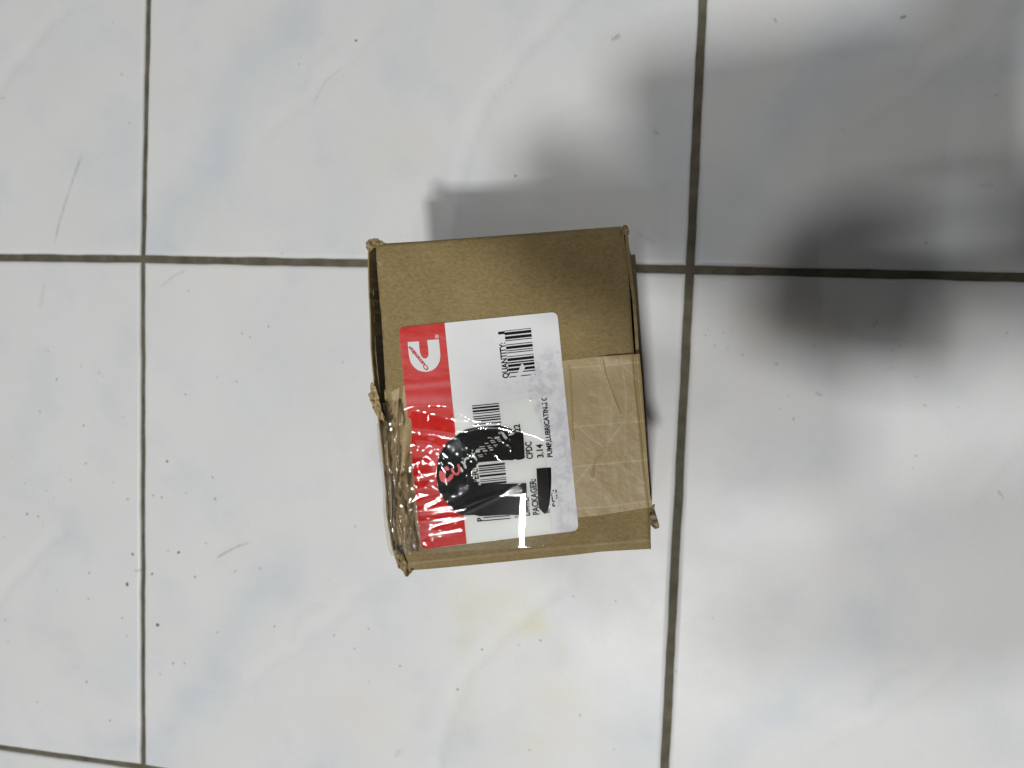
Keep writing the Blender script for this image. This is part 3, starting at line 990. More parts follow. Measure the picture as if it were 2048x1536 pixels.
red_band()
ZP = ZL + .00012
vL = view(720, 640, 7.314)
arc = lambda c, r, a0, a1, n: [(c[0] + r * math.cos(math.radians(a)), c[1] + r * math.sin(math.radians(a))) for a in np.linspace(a0, a1, n)]
logo_poly = vL((697, 322), (862, 312), (868, 400), (876, 470), (886, 505), (905, 542), (930, 560), (955, 564), (982, 552), (999, 525), (1004, 490), (999, 430), (982, 295), (1152, 282),
               (1163, 380), (1172, 470), (1174, 540), (1165, 600), (1140, 655), (1105, 700), (1060, 732), (1010, 750), (960, 758), (905, 752), (850, 735), (800, 698), (758, 648), (735, 600), (720, 545), (710, 470), (703, 390))
logo = flat('logo', [logo_poly], ZP, LOGO_W, lab)
ring_o, ring_i = arc(vL((1124, 240))[0], 3.6, 0, 360, 17), arc(vL((1124, 240))[0], 2.4, 0, 360, 17)
flat('registered_mark', [[ring_o[k], ring_o[k + 1], ring_i[k + 1], ring_i[k]] for k in range(16)] + [arc(vL((1124, 240))[0], 1.2, 0, 330, 8)], ZP, LOGO_W, lab)


def lettering(text, start, end, h, z, mat, name='lettering', bold=.03, parent=None, upside=1):
    """flat letters along the baseline start -> end (photograph pixels), cap height h pixels"""
    cu = bpy.data.curves.new(name, 'FONT')
    cu.body = text
    cu.size = 1
    cu.offset = bold
    cu.resolution_u = 3
    tmp = bpy.data.objects.new('letters', cu)
    COL.objects.link(tmp)
    bpy.context.view_layer.update()
    me = bpy.data.meshes.new_from_object(tmp.evaluated_get(bpy.context.evaluated_depsgraph_get()))
    v = np.array([p.co[:] for p in me.vertices])
    f = [list(p.vertices) for p in me.polygons]
    bpy.data.objects.remove(tmp)
    bpy.data.curves.remove(cu)
    bpy.data.meshes.remove(me)
    s, e_ = np.array(start, float), np.array(end, float)
    L = np.linalg.norm(e_ - s)
    d = (e_ - s) / L
    up = np.array([d[1], -d[0]])
    x0, x1 = v[:, 0].min(), v[:, 0].max()
    q_ = s + ((v[:, 0] - x0) / (x1 - x0) * L)[:, None] * d + (v[:, 1] / .73 * h)[:, None] * up
    return link_mesh(name, PB(q_[:, 0], q_[:, 1], z), f, mat, parent or lab)


lettering('Cummins', vL((1012, 716))[0], vL((735, 372))[0], 7.6, ZP + .00006, LOGO_R, 'logo_lettering', .06)
lettering('QUANTITY:', (1017.6, 756), (1010.3, 685), 12.6, ZP, INK)
lettering('1', (1008.8, 668), (1008.2, 662.5), 12.6, ZP, INK)
lettering('22', (1041, 863), (1039, 848), 12.5, ZP, INK)
lettering('U', (1041, 1034), (1040, 1026), 12, ZP, INK)
lettering('CPDC', (1066, 917.5), (1062.5, 883), 13.2, ZP, INK)
lettering('DATE:', (1060, 1031), (1057, 994), 12.6, ZP, INK)
lettering('PACKAGER:', (1078.5, 1029), (1071, 957.5), 13, ZP, INK)
lettering('3.14', (1087, 915), (1084.5, 888), 13, ZP, INK)
lettering('PUMP,LUBRICATING O.', (1105, 914), (1092.5, 789), 10.6, ZP, INK)
lettering('W', (1100, 1027), (1099, 1016), 11, ZP, INK)
lettering('SCR:', (1116, 1013), (1112.5, 979), 11.5, ZP, INK)
lettering('P', (966.5, 1042.5), (965.8, 1034.5), 12.5, ZP, INK)
lettering('PER:', (958.5, 966), (955, 937), 13, ZP, INK)


def quad_bars(tl, tr, bl, br, bars, y0, y1):
    tl, tr, bl, br = map(np.array, (tl, tr, bl, br))
    out = []
    for a, b in bars:
        a, b = (a - y0) / (y1 - y0), (b - y0) / (y1 - y0)
        out.append([tl + (bl - tl) * a, tr + (br - tr) * a, tr + (br - tr) * b, tl + (bl - tl) * b])
    return out


def bars_parts(polys, name='barcode'):
    return flat(name, polys, ZP, INK, lab)


v4 = view(960, 640, 7.314)
v9 = view(900, 800, 7.314)
B1 = quad_bars(v4((355, 158))[0], v4((746, 117))[0], v4((428, 842))[0], v4((812, 800))[0],
               [(158, 167), (183, 225), (243, 286), (300, 312), (361, 372), (390, 430), (448, 460), (478, 490), (535, 545), (565, 605), (622, 640), (655, 692), (712, 750), (768, 783), (830, 842)], 158, 842)
bars_parts(B1)
B2 = quad_bars(v9((322, 82))[0], v9((712, 44))[0], v9((357, 418))[0], v9((752, 378))[0],
               [(82, 95), (112, 138), (155, 184), (200, 212), (241, 255), (272, 290), (306, 325), (355, 372), (405, 418)], 82, 418)
B2 += quad_bars(v9((412, 940))[0], v9((800, 900))[0], v9((450, 1250))[0], v9((828, 1212))[0],
                [(958, 985), (1000, 1012), (1026, 1046), (1066, 1077), (1102, 1132), (1166, 1176), (1192, 1203), (1222, 1250)], 940, 1250)
B2 += quad_bars(vE((340, 984))[0], vE((735, 952))[0], vE((350, 1042))[0], vE((740, 1006))[0], [(984, 998), (1028, 1042)], 984, 1042)
bars_parts(B2)
for patch in [v4((618, 632), (660, 690), (640, 735), (603, 800), (590, 850), (520, 850), (545, 790), (565, 740), (582, 700), (600, 655)),
                    v4((745, 788), (800, 775), (800, 815), (748, 812)), vE((1340, 640), (1395, 600), (1410, 700), (1360, 690)), vE((1375, 770), (1430, 690), (1440, 820), (1400, 840)),
                    v4((900, 1130), (985, 1060), (990, 1120), (930, 1165)), v4((905, 1255), (935, 1215), (965, 1240), (950, 1280))]:
    flat('torn_patch', [patch], ZP + .00006, FIBRE, lab)

# black film blotting out part of the print
blot = vC((700, 205), (800, 178), (900, 160), (1020, 142), (1150, 130), (1280, 124), (1400, 122), (1520, 132), (1600, 150), (1690, 200), (1740, 250), (1900, 250), (1915, 330), (1925, 480), (1932, 600), (1942, 780), (1880, 808), (1800, 820),
          (1740, 802), (1690, 826), (1560, 822), (1400, 838), (1200, 852), (990, 872), (985, 900), (955, 905), (945, 975), (885, 995), (862, 1050), (868, 1100), (860, 1180), (905, 1215), (900, 1260), (960, 1270), (1010, 1340),
          (1200, 1328), (1400, 1312), (1575, 1306), (1800, 1298), (1972, 1290)) + \
    vE((974, 560), (980, 700), (982, 820), (985, 905), (920, 945), (830, 955), (735, 948), (600, 952), (450, 962), (300, 970), (200, 950), (100, 958), (60, 940), (0, 940)) + \
    vD((1430, 520), (1350, 515), (1290, 480), (1230, 450), (1150, 370), (1080, 290), (1035, 220), (1000, 150), (980, 70)) + vC((130, 1100), (132, 1020), (140, 950), (165, 820), (200, 700), (260, 580), (330, 480), (420, 400), (520, 330), (610, 262))
flat('black_cover', [blot, vE((1118, 272), (1225, 262), (1332, 258), (1336, 380), (1335, 500), (1325, 650), (1310, 780), (1290, 880), (1262, 905), (1240, 935), (1215, 915), (1195, 895), (1155, 850), (1140, 700), (1128, 480))], ZP + .00012, BLOT, lab)


def skew(pts):
    return vC(*pts)


bits = []
for x0, x1, y0, y1 in ((1320, 1420, 338, 378), (1370, 1450, 392, 410), (1400, 1462, 424, 440), (1180, 1240, 350, 370), (1250, 1280, 366, 380), (1228, 1312, 408, 426), (1250, 1340, 444, 462), (1300, 1380, 500, 518), (1330, 1355, 540, 552), (1120, 1192, 465, 484),
                       (1170, 1240, 520, 536), (1190, 1280, 552, 574), (1220, 1292, 596, 622), (1005, 1120, 534, 550), (950, 1130, 576, 596), (930, 1020, 615, 662), (1080, 1172, 612, 642), (978, 1080, 704, 720), (1000, 1084, 740, 754), (1130, 1152, 684, 700)):
    k = (x1 - x0) * .10
    bits.append(vC((x0, y0 + k), (x1, y0), (x1 + 6, y1 - 2), (x0 + 6, y1 + k)))
bits += [vC((1455, 238), (1500, 248), (1545, 310), (1592, 368), (1552, 402), (1500, 350), (1478, 300)), vC((1600, 300), (1640, 270), (1742, 246), (1712, 292), (1640, 320), (1608, 318)), vC((1510, 180), (1560, 178), (1660, 212), (1640, 236), (1570, 215)),
         vC((590, 215), (700, 225), (790, 240), (690, 252), (650, 268)), vC((1400, 250), (1470, 236), (1474, 248), (1400, 266)), vC((1400, 278), (1470, 266), (1474, 278), (1400, 292))]  # first shape here is a white glint painted flat among the scraped print
flat('scraped_letters_and_glint', bits, ZP + .00018, BLEACH_AND_GLINT, lab)


def stroke(path, w):
    p = resample(path, max(6, len(path) * 4))
    t = np.gradient(p, axis=0)
    t /= np.linalg.norm(t, axis=1)[:, None] + 1e-9
    n = np.stack([-t[:, 1], t[:, 0]], -1) * w / 2
    return [[p[k] - n[k], p[k + 1] - n[k + 1], p[k + 1] + n[k + 1], p[k] + n[k]] for k in range(len(p) - 1)]


flat('scraped_letters_and_glint', stroke(vC((300, 1010), (345, 970), (370, 1030)), 6) + stroke(vC((225, 1040), (212, 1130), (235, 1220), (300, 1258), (390, 1230), (455, 1160), (440, 1110)), 5.5)
     + [vC((220, 1060), (290, 1065), (320, 1110), (310, 1180), (360, 1200), (410, 1130), (440, 1150), (380, 1240), (290, 1250), (230, 1190))], ZP + .00018, SCRAPE_RED, lab)
flat('scraped_letters_and_glint', stroke(vC((575, 905), (600, 980), (602, 1060), (560, 1112), (500, 1100), (462, 1040), (450, 990)), 4.6), ZP + .00019, SCRAPE_RED, lab)
flat('scraped_letters_and_glint', stroke(vC((735, 970), (705, 900), (715, 810), (765, 775), (800, 790)), 3.6) + stroke(vC((640, 850), (690, 890), (715, 970), (745, 985)), 3)
     + [vC((605, 960), (640, 965), (682, 1030), (672, 1070), (645, 1065), (618, 1010))] + [vC((840, 660), (900, 700), (960, 790), (965, 850), (900, 780))], ZP + .00018, BLEACH_AND_GLINT, lab)

# ------------------------------------------------------------------ clear tape over the label, wrinkled
RIDGES = [  # path, half width px, height mm
    (vB((370, 385), (520, 350), (700, 333), (850, 340)), 2.0, .10), (vB((510, 447), (700, 477), (930, 537), (1200, 590), (1450, 640), (1700, 695), (1880, 765)), 2.2, .26),
    (vB((1110, 597), (1280, 630), (1450, 667)), 1.5, .14), (vB((410, 862), (700, 892), (1100, 932), (1490, 992)), 1.6, .10), (vB((430, 912), (500, 952), (900, 992), (1300, 1062), (1500, 1078)), 1.8, .22),
    (vB((1000, 1052), (1150, 1078), (1380, 1100)), 1.3, .14), (vB((620, 1012), (720, 1015)), 1.6, .16), (vB((440, 1287), (560, 1235), (760, 1217), (950, 1267), (1150, 1392), (1320, 1505)), 2.0, .25),
    (vB((820, 1312), (1000, 1402), (1200, 1502)), 1.7, .22), (vB((600, 1322), (800, 1392), (1000, 1472), (1100, 1532)), 1.5, .15), (vB((470, 1300), (700, 1330), (900, 1380)), 1.4, .12), (vB((650, 1452), (800, 1482), (950, 1532)), 1.4, .15),
    (vA((940, 802), (1010, 840), (1045, 900), (1042, 970), (1010, 1045), (940, 1085)), 2.0, .25), (vA((740, 965), (850, 925), (960, 890)), 2.0, .22), (vA((790, 968), (900, 950)), 1.4, .15), (vA((1100, 850), (1130, 960), (1115, 1090)), 1.6, .15),
    (vA((975, 1280), (990, 1230), (1020, 1172), (1070, 1147), (1100, 1200), (1080, 1290)), 1.5, .2), (vA((740, 1465), (860, 1392), (1000, 1362), (1150, 1400)), 1.8, .2), (vA((930, 1520), (1050, 1480), (1190, 1400)), 2.0, .25),
    (vA((1170, 1410), (1240, 1365)), 2, .2), (vA((760, 1140), (900, 1120), (1100, 1060)), 1.3, .12), (vA((800, 1290), (950, 1280), (1140, 1290)), 1.3, .12), (vD((570, 302), (680, 222), (800, 195), (900, 190)), 1.6, .2),
    (vD((790, 378), (900, 330), (1050, 246), (1105, 200)), 2.0, .26), (vD((660, 345), (720, 350), (790, 372)), 1.4, .15), (vD((650, 440), (800, 432), (1000, 410), (1200, 380)), 1.5, .12), (vD((700, 500), (900, 480), (1200, 430)), 1.3, .1),
    (vD((700, 605), (900, 592), (1200, 552), (1370, 522)), 1.6, .14), (vD((850, 680), (1000, 622), (1200, 575), (1380, 535)), 2.0, .2), (vD((720, 640), (760, 665), (830, 685)), 1.3, .12), (vD((860, 795), (940, 775), (1030, 770)), 1.6, .16),
    (vD((1030, 770), (1200, 738), (1350, 708)), 1.4, .1), (vD((920, 800), (1010, 805)), 1.4, .12), (vA((975, 180), (985, 230), (992, 300)), 1.2, .1),
    (vC((545, 455), (600, 530), (700, 622), (800, 752), (850, 832), (868, 960), (862, 1090), (850, 1150)), 2.0, .30), (vC((690, 550), (760, 642), (830, 752)), 1.3, .2), (vC((412, 490), (480, 602), (585, 720)), 1.5, .25),
    (vC((590, 680), (650, 800), (690, 870)), 1.3, .16), (vC((215, 655), (300, 705), (372, 752)), 1.6, .24), (vC((160, 825), (220, 932), (315, 1050)), 1.7, .25), (vC((372, 835), (430, 892), (500, 965)), 1.5, .22), (vC((250, 480), (320, 550)), 1.6, .25),
    (vC((1460, 420), (1560, 490), (1665, 538)), 1.6, .24), (vC((1220, 610), (1330, 692), (1415, 805)), 1.7, .25), (vC((830, 645), (900, 752), (985, 895)), 1.8, .25), (vC((860, 700), (930, 800)), 1.3, .15),
    (vC((615, 1510), (680, 1440), (735, 1310), (755, 1200), (755, 1080)), 1.7, .25), (vC((470, 1536), (560, 1450), (600, 1350)), 1.4, .18), (vC((130, 1000), (150, 1070)), 1.4, .2), (vC((150, 1310), (180, 1210)), 1.4, .2), (vC((530, 300), (900, 420), (1100, 470)), 3, .06),
    (vC((700, 220), (1000, 150), (1400, 140), (1700, 230)), 2.0, .18), (vC((900, 95), (1200, 70), (1400, 60), (1640, 160)), 2.0, .14), (vD((1130, 285), (1200, 250), (1260, 220)), 1.6, .22), (vD((1230, 455), (1300, 430), (1370, 422)), 1.6, .22),
    (vD((1330, 200), (1380, 130), (1400, 60)), 1.5, .2), (vE((900, 480), (700, 600), (300, 800), (50, 920)), 4, .06), (vE((550, 650), (200, 760), (0, 850)), 4, .06), (vE((970, 560), (760, 640)), 3, .05),
    (vC((1870, 230), (1960, 250), (2048, 275)), 1.4, .10), ([(1047, 865), (1068, 871), (1086, 879)], 1.3, .10),
]
BUBBLES = [vC((385, 530), (395, 545))[0] + (2.6,), vC((460, 622))[0] + (2.4,), vC((400, 870))[0] + (2.2,), vD((850, 552))[0] + (2.8,), vD((797, 370))[0] + (2.2,), vD((798, 920))[0] + (3.4,), vD((920, 857))[0] + (2,), vD((1232, 637))[0] + (1.6,),
           vB((1332, 840))[0] + (1.6,), vA((1550, 160))[0] + (2,), vD((1010, 712))[0] + (1.8,), vC((1640, 395))[0] + (2.2,), vC((1655, 620))[0] + (3.0,), vD((1515, 205))[0] + (1.6,), vA((872, 1050))[0] + (3.2,), vA((740, 985))[0] + (3.6,), vA((735, 1045))[0] + (3,),
           vA((735, 1095))[0] + (2.6,), vA((865, 1180))[0] + (2,), vA((1075, 1270))[0] + (3,), vA((770, 1300))[0] + (3.4,), vA((830, 1275))[0] + (2,), vC((350, 1300))[0] + (1.8,), vC((225, 1300))[0] + (1.8,), vC((400, 1300))[0] + (1.6,), vD((1920, 620))[0] + (1.4,),
           vE((500, 1310 - 8))[0] + (1.4,), vE((630, 1150))[0] + (1.8,), v4((535, 1015))[0] + (2.4,), v4((740, 1175))[0] + (2.6,), v4((1090, 1040))[0] + (1.6,)]


KEY = [o for o in bpy.data.objects if o.type == 'LIGHT'][0].matrix_world.translation
KEY = np.array(KEY)


def dimple(X3, c, a, b, ang, fade=1.9):
    """press a small smooth crease facet into a film surface X3 [..., 3]: it leans towards the ceiling lamp
    a, b: half length and half width in metres along direction ang"""
    dx, dy = X3[..., 0] - c[0], X3[..., 1] - c[1]
    near = (np.abs(dx) < 3 * max(a, b)) & (np.abs(dy) < 3 * max(a, b))
    if not near.any():
        return
    dx, dy = dx[near], dy[near]
    p = dx * math.cos(ang) + dy * math.sin(ang)
    q_ = -dx * math.sin(ang) + dy * math.cos(ang)
    d = np.sqrt((p / a) ** 2 + (q_ / b) ** 2)
    k = np.argmin(d)
    z0 = X3[..., 2][near][k]
    o = np.array([c[0], c[1], z0])
    v, l = CC - o, KEY - o
    h = v / np.linalg.norm(v) + l / np.linalg.norm(l)
    zz = z0 - (h[0] * dx + h[1] * dy) / h[2] - .030 * (p * p / a + q_ * q_ / b) / 2
    w = 1 - sm(d, .9, fade)
    X3[..., 2][near] = X3[..., 2][near] * (1 - w) + (zz + .00005) * w


def dimples(X3, strokes, seed):
    r = np.random.default_rng(seed)
    for path, wpx in strokes:
        p = np.asarray(path, float)
        if len(p) == 1:
            c = PB(p[0, 0], p[0, 1], ZL)
            dimple(X3, c, wpx * 1.15 * 1.9e-4, wpx * 1.9e-4 * .85, r.random() * 3)
            continue
        L = np.hypot(*np.diff(p, axis=0).T).sum()
        n = max(1, int(L / 9))
        q_ = resample(p, 2 * n + 1)
        for k in range(n):
            if n > 3 and r.random() < .24:
                continue
            a0, m, a1 = (PB(q_[i, 0], q_[i, 1], ZL) for i in (2 * k, 2 * k + 1, 2 * k + 2))
            t = a1 - a0
            dimple(X3, m, np.linalg.norm(t[:2]) * .56, wpx * 1.9e-4 * (.62 + .55 * r.random()), math.atan2(t[1], t[0]), 1.6)


SHINE = [(vB((600, 460), (860, 505)), 1.0), (vB((900, 535), (1050, 552)), 1.7), (vB((1110, 597), (1450, 667)), 1.0), (vB((1460, 635), (1700, 690), (1880, 765)), 1.2), (vB((500, 950), (900, 992), (1300, 1062)), 1.0), (vB((1000, 1052), (1380, 1100)), 1.0),
         (vB((630, 1012), (720, 1015)), 1.7), (vB((450, 1280), (560, 1235)), 1.7), (vB((740, 1225), (950, 1275), (1150, 1392)), 1.3), (vB((1150, 1420), (1310, 1505)), 1.3), (vB((810, 1312), (1000, 1402), (1120, 1460)), 1.5), (vB((600, 1320), (800, 1390), (1000, 1470)), .9),
         (vB((650, 1455), (960, 1532)), .9), (vA((950, 800), (1020, 850), (1042, 920), (1035, 960)), 1.5), (vA((760, 950), (960, 888)), 1.6), (vA((800, 965), (900, 950)), 1.2), (vA((1050, 870), (1110, 960)), 1.0), (vA((975, 1270), (1015, 1180), (1070, 1147)), .9),
         (vA((740, 1465), (860, 1392), (960, 1375)), 1.2), (vA((940, 1515), (1050, 1480), (1190, 1400)), 1.5), (vA((1170, 1410), (1240, 1365)), 1.6), (vD((570, 302), (680, 222), (800, 195)), 1.3), (vD((800, 372), (900, 325), (1040, 246)), 1.6), (vD((980, 235), (1035, 210)), 1.6),
         (vD((850, 660), (1000, 622), (1200, 575), (1340, 535)), 1.2), (vD((650, 440), (800, 432), (1000, 410)), .8), (vD((870, 798), (1030, 770)), 1.0), (vD((665, 350), (790, 372)), 1.0),
         (vC((545, 455), (600, 530), (700, 622), (800, 752)), 1.5), (vC((800, 752), (850, 832), (868, 900)), 1.0), (vC((690, 550), (760, 642), (830, 752)), .9), (vC((412, 490), (480, 602), (585, 720)), 1.3), (vC((220, 655), (372, 752)), 1.4), (vC((170, 840), (220, 932), (310, 1045)), 1.5),
         (vC((372, 835), (430, 892), (490, 960)), 1.5), (vC((250, 480), (315, 545)), 1.4), (vC((1460, 420), (1560, 490), (1650, 535)), 1.3), (vC((1300, 670), (1415, 805)), 1.4), (vC((850, 680), (900, 752), (985, 895)), 1.3), (vC((615, 1510), (680, 1440), (735, 1310)), 1.4),
         (vC((755, 1180), (755, 1090)), 1.2), (vC((480, 1530), (560, 1450)), 1.0), (vC((135, 1010), (150, 1070)), 1.3), (vC((150, 1310), (180, 1210)), 1.3), (vC((340, 1310), (330, 1200)), 1.2), (vC((860, 1000), (870, 1140)), 1.2), (vC((590, 225), (780, 240)), 1.5),
         (vD((1130, 285), (1260, 220)), 1.2), (vD((1230, 455), (1370, 422)), 1.2), (vD((970, 230), (1030, 212)), 1.3)] + [([(u, v)], r * .7) for u, v, r in BUBBLES]


def clear_film():
    step = .62
    u, v = np.arange(796, 1112, step), np.arange(784, 1116, step)
    U, V = np.meshgrid(u, v, indexing='ij')
    k = inside(FILM_POLY, U, V)
    # snap rim vertices to the outline for a clean edge
    z = np.zeros(U.shape)
    for path, w, h in RIDGES:
        z = np.maximum(z, .60 * h * np.exp(-(pdist(path, U, V) / (w * 1.35)) ** 2))
    for bu, bv, r in BUBBLES:
        d = np.hypot(U - bu, V - bv)
        z = np.maximum(z, .05 * r * np.clip(1 - (d / (r * 1.5)) ** 2, 0, 1))
    z = z + .0 * (fbm(U / 11, V / 11, 92, 3) - .5) + .012 * (fbm(U / 55, V / 40, 93, 2) - .5)
    zone = blur_mask(HAZE_POLYS, U, V, 5)
    z = z + zone * (.02 + .03 * (fbm(U / 8, V / 4, 94, 2) - .5))
    z = z - z.min() * 0 + .12
    edge = pdist(FILM_POLY + [FILM_POLY[0]], U, V)
    z = np.where(edge < 3, np.maximum(z, .12) + .03 * (3 - edge), z)
    zz = ZP + .00022 + np.maximum(z, .02) * 1e-3
    F = grid_faces(len(u), len(v), k)
    used = np.unique(F)
    rm = np.full(U.size, -1)
    rm[used] = np.arange(len(used))
    X3 = PB(U, V, zz)
    dimples(X3, SHINE, 5)
    v3 = X3.reshape(-1, 3)[used]
    hz = (.004 + .02 * zone * (U < 890) + .06 * np.exp(-(edge / 1.3) ** 2)).reshape(-1)[used]
    return link_mesh('clear_tape', v3, rm[F], FILM, box, {'haze': hz}, smooth=True)


clear_film()


vG, vH, vK = view(730, 840, 14.63), view(740, 930, 14.63), view(750, 1030, 11.81)
FOLDED = [(vA((590, 700), (560, 900), (575, 1000), (530, 1200), (520, 1400)), 2.0, .55), (vG((860, 0), (830, 60)), 1.8, .4), (vG((780, 200), (830, 290), (800, 400), (740, 470), (660, 560)), 2.0, .5),
          (vG((940, 960), (890, 1080), (880, 1220)), 1.8, .45), (vG((800, 940), (690, 1060)), 1.6, .35), (vG((980, 1300), (990, 1500)), 1.8, .45), (vH((850, 0), (830, 200), (770, 450)), 2.0, .5), (vH((430, 200), (500, 580)), 1.7, .5),
          (vH((930, 330), (890, 500), (960, 740), (1130, 950)), 1.8, .5), (vH((870, 760), (865, 1000)), 1.5, .4), (vH((990, 830), (920, 1050)), 1.8, .45), (vH((1170, 1020), (1320, 900)), 1.7, .4), (vH((680, 1100), (560, 1420)), 1.7, .45),
          (vK((680, 180), (740, 340), (800, 500), (830, 680), (860, 900)), 1.6, .45), (vK((600, 220), (630, 400), (640, 520)), 1.5, .4), (vK((400, 330), (390, 530), (370, 900)), 1.8, .5), (vK((520, 260), (590, 390)), 1.5, .4), (vK((480, 300), (470, 600)), 1.7, .4)]
GLINTS = [vG((850, 30))[0] + (2.2,), vG((770, 120))[0] + (3.4,), vG((810, 280))[0] + (2.6,), vG((720, 470))[0] + (2.6,), vG((660, 545))[0] + (1.8,), vG((615, 715))[0] + (1.8,), vG((560, 745))[0] + (1.6,), vG((1000, 930))[0] + (1.8,), vG((900, 1170))[0] + (2.2,),
          vG((885, 1225))[0] + (2,), vG((620, 1290))[0] + (2.6,), vG((740, 1340))[0] + (2,), vG((850, 1310))[0] + (1.8,), vG((720, 1460))[0] + (2.6,), vH((660, 200))[0] + (1.8,), vH((590, 455))[0] + (1.8,), vH((550, 665))[0] + (1.8,), vH((990, 590))[0] + (1.6,),
          vH((1130, 590))[0] + (1.8,), vH((490, 850))[0] + (2.2,), vH((500, 1040))[0] + (1.8,), vH((650, 1130))[0] + (2.4,), vH((460, 1215))[0] + (2.2,), vH((960, 1140))[0] + (2.2,), vH((820, 1195))[0] + (1.8,), vH((1240, 1065))[0] + (1.7,), vH((1225, 1300))[0] + (2,),
          vH((930, 1475))[0] + (2.4,), vH((540, 1500))[0] + (1.6,), vK((460, 250))[0] + (3.6,), vK((400, 350))[0] + (2,), vK((395, 450))[0] + (2.2,), vK((385, 520))[0] + (1.8,), vK((630, 540))[0] + (2,), vK((590, 380))[0] + (1.8,), vK((470, 740))[0] + (1.8,), vK((680, 750))[0] + (1.6,)]


EXTRA_FOLDS = [(vG((560, 380), (610, 460)), .9), (vG((490, 700), (620, 720)), .8), (vH((700, 380), (760, 460)), 1.0), (vH((640, 1180), (560, 1400)), .9), (vK((310, 30), (320, 200)), .8), (vK((440, 180), (500, 340)), 1.0), (vG((420, 60), (520, 100)), .8)]


# crumpled end of the tape, bunched over the left edge of the carton
def crumpled_end():
    left = [(762, 806), (770, 832), (768, 840), (753, 848), (755, 870), (757, 900), (763, 945), (766, 985), (766, 1020), (771, 1070), (777, 1100), (782, 1112)]
    right = [(806, 800), (812, 830), (820, 880), (824, 920), (829, 970), (834, 1020), (838, 1062), (840, 1106)]
    s, t = np.linspace(0, 1, 110), np.linspace(0, 1, 420)
    uv = coons([left[0], right[0]], [left[-1], right[-1]], left, right, s, t)
    U, V = uv[..., 0], uv[..., 1]
    S = np.broadcast_to(s[:, None], U.shape)
    env = (1 - sm(S, .55, 1.0))
    n1 = np.abs(fbm(U / 13, V / 46, 71, 2) - .5) * 2
    n2 = np.abs(fbm(U / 8 + V / 30, V / 18, 72, 2) - .5) * 2
    z = 1.0 + 1.5 * (n1 * .75 + n2 * .25) * (.25 + env) - 5.6 * np.clip(1 - S / .42, 0, 1) ** 1.5 - .9 * sm(S, .75, 1)
    valley = pdist([(772, 850), (777, 930), (783, 1010), (786, 1070), (790, 1110)], U, V)
    z = z - 1.0 * np.exp(-(valley / 4.5) ** 2)
    for path, w, h in FOLDED:
        z = z + h * np.exp(-(pdist(path, U, V) / w) ** 2)
    zz = ZT + .0006 + z * 1e-3
    X3 = PB(U, V, zz)
    dimples(X3, [([(u, v)], r * .9) for u, v, r in GLINTS] + [(p, 1.0) for p, w, h in FOLDED] + EXTRA_FOLDS, 6)
    v3 = X3.reshape(-1, 3)
    hz = np.clip(.02 + .35 * np.clip(.30 - S, 0, 1) + .22 * (fbm(U / 5, V / 20, 75, 3) - .47), 0, .4)
    return link_mesh('crumpled_tape', v3, grid_faces(110, 420), FILM2, box, {'haze': hz.reshape(-1)}, smooth=True)


crumpled_end()

# ------------------------------------------------------------------ the photographer's telephone and hands, above the picture
phone = bpy.data.objects.new('phone', None)
COL.objects.link(phone)
pc = P(1588, 927)
phone.location = (pc[0], pc[1], 0.4050)
phone.rotation_euler = (0, 0, 0.1398)
tag(phone, 'dark telephone held flat above the carton to take the picture', 'phone')
bpy.context.view_layer.update()


def rounded_slab(name, w, h, r, z0, z1, mat, parent, dx=0, dy=0):
    pts = [(x * (w / 2 - r) + r * math.cos(a) + dx, y * (h / 2 - r) + r * math.sin(a) + dy)
           for x, y, a0 in ((1, 1, 0), (-1, 1, 90), (-1, -1, 180), (1, -1, 270)) for a in np.radians(np.linspace(a0, a0 + 90, 8))]
    n = len(pts)
    b = .0009
    rings = []
    for zz, k in ((z0, 1 - b * 2 / w), (z0 + b, 1), (z1 - b, 1), (z1, 1 - b * 2 / w)):
        rings += [((x - dx) * k + dx, (y - dy) * k + dy, zz) for x, y in pts]
    F = [list(range(n))[::-1], list(range(3 * n, 4 * n))]
    for q_ in range(3):
        F += [(q_ * n + k, q_ * n + (k + 1) % n, (q_ + 1) * n + (k + 1) % n, (q_ + 1) * n + k) for k in range(n)]
    me = bpy.data.meshes.new(name)
    me.from_pydata(rings, [], F)
    me.materials.append(mat)
    o = bpy.data.objects.new(name, me)
    COL.objects.link(o)
    o.parent = parent
    return o


PHONE = mat_flat('phone_shell', (.02, .021, .024), .35, .5)
GLASS = mat_flat('lens_glass', (.004, .004, .006), .1, .5)
rounded_slab('body', .158, .0745, .010, -.0042, .0042, PHONE, phone)
isl = rounded_slab('camera_island', .040, .030, .007, -.0060, -.0043, PHONE, phone, -.052, .014)
for dx, dy in ((-.062, .020), (-.044, .020)):
    rounded_slab('lens', .012, .012, .0059, -.0072, -.0061, GLASS, isl, dx, dy)

SKIN = mat_flat('skin', (.42, .24, .165), .55, .35, .12)
SLEEVE = mat_flat('sleeve', (.05, .06, .09), .9, .1, .2)


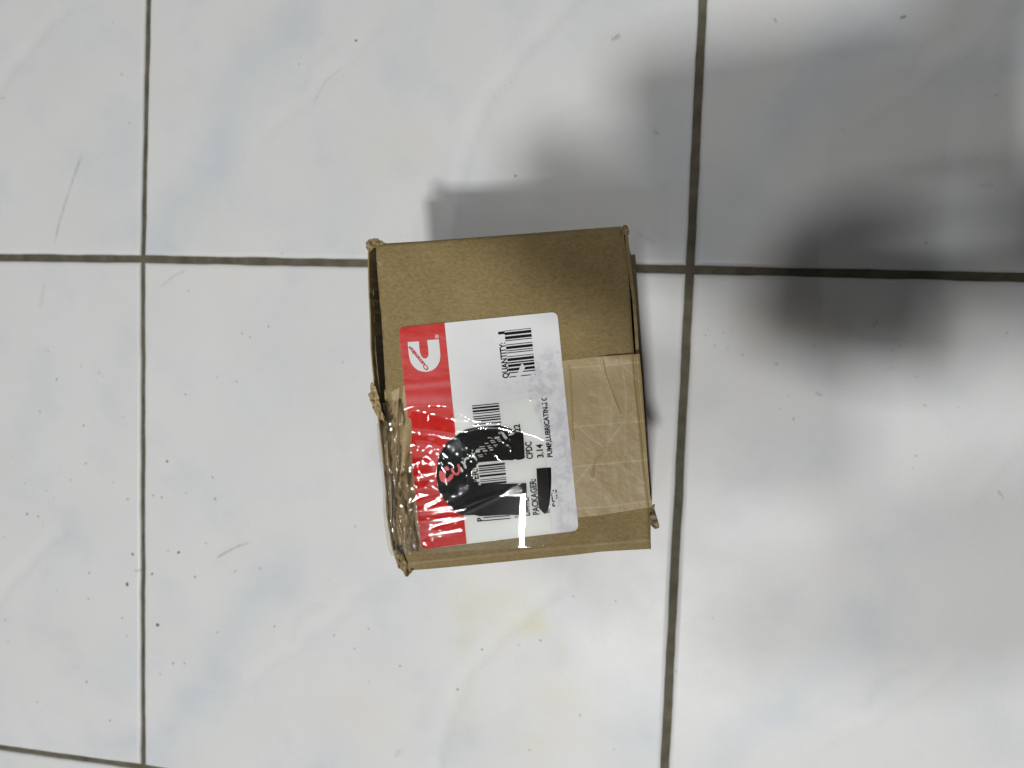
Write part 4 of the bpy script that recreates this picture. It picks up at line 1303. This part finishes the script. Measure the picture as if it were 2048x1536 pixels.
def grown(name, chains, mat, parent):
    """continuous surface grown along joined chains of (x, y, z, radius); a chain may start from a vertex of an earlier one"""
    v, e, r = [], [], []
    for start, pts in chains:
        prev = start
        for x, y, z, rad in pts:
            v.append((x, y, z))
            r.append(rad)
            if prev is not None:
                e.append((prev, len(v) - 1))
            prev = len(v) - 1
    me = bpy.data.meshes.new(name)
    me.from_pydata(v, e, [])
    me.materials.append(mat)
    o = bpy.data.objects.new(name, me)
    COL.objects.link(o)
    o.parent = parent
    sk = o.modifiers.new('skin', 'SKIN')
    sk.use_smooth_shade = True
    if not me.skin_vertices:
        bm = __import__('bmesh').new()
        bm.from_mesh(me)
        bm.verts.layers.skin.verify()
        bm.to_mesh(me)
        bm.free()
    for k, d in enumerate(me.skin_vertices[0].data):
        d.radius = (r[k], r[k] * .85)
        d.use_root = k == 0
    ss = o.modifiers.new('smooth', 'SUBSURF')
    ss.levels = ss.render_levels = 2
    return o


person = bpy.data.objects.new('person', None)
COL.objects.link(person)
person.location = (pc[0], pc[1], 0.4050)
person.rotation_euler = (0, 0, 0.1398)
tag(person, 'person holding the telephone with both hands, dark sleeves', 'person')
bpy.context.view_layer.update()
# frame of the phone: +x towards its lower end, +y its upper long edge in the photograph
sgn = 1
ch = [(None, [(.150, .085, .010, .029), (.110, .070, .006, .026), (.080, .061, .003, .023)]),          # wrist and heel of the upper hand
      (2, [(.050, .057, .000, .022), (.022, .054, -.001, .019)])]
for bx, n4 in ((.002, 4), (.019, 4), (.036, 3), (.053, 3)):
    ch.append((n4, [(bx, .053, -.008, .0100), (bx - .004, .043, -.0145, .0097), (bx - .006, .024, -.0150, .0094), (bx - .007, .010, -.0135, .0080)]))
ch.append((2, [(.060, .050, .014, .0115), (.040, .036, .0165, .0098), (.018, .022, .0150, .0082)]))
for o in (grown('arm', ch, SKIN, person),
          grown('sleeve', [(None, [(.140, .081, .011, .037), (.20, .105, .03, .043), (.30, .135, .09, .050), (.40, .155, .17, .056)])], SLEEVE, person)):
    o.location, o.rotation_euler = (0.0442, 0.0177, 0), (0, 0, -0.2090)
ch = [(None, [(.058, -.112, .022, .030), (.026, -.104, .014, .030), (-.006, -.088, .007, .029)]),       # lower hand, two fingers reaching round the end
      (2, [(-.032, -.070, .002, .027), (-.054, -.060, .000, .022)]),
      (4, [(-.074, -.047, -.006, .0110), (-.092, -.034, -.009, .0100), (-.108, -.018, -.010, .0092), (-.116, -.004, -.009, .0078)]),
      (3, [(-.058, -.042, -.010, .0108), (-.078, -.024, -.0145, .0100), (-.094, -.008, -.0145, .0090), (-.100, .004, -.012, .0076)])]
for bx, n4 in ((-.040, 3), (-.020, 2)):
    ch.append((n4, [(bx, -.053, -.008, .0096), (bx - .004, -.043, -.0145, .0088), (bx - .007, -.024, -.0150, .0080), (bx - .008, -.010, -.0135, .0068)]))
ch.append((2, [(-.020, -.054, .014, .0115), (-.036, -.038, .0165, .0098), (-.052, -.024, .0150, .0082)]))
for o in (grown('arm', ch, SKIN, person),
          grown('sleeve', [(None, [(.050, -.110, .020, .038), (.10, -.100, .030, .042), (.165, -.092, .060, .046)])], SLEEVE, person)):
    o.location, o.rotation_euler = (-0.0074, 0.0211, 0), (0, 0, 0.0571)
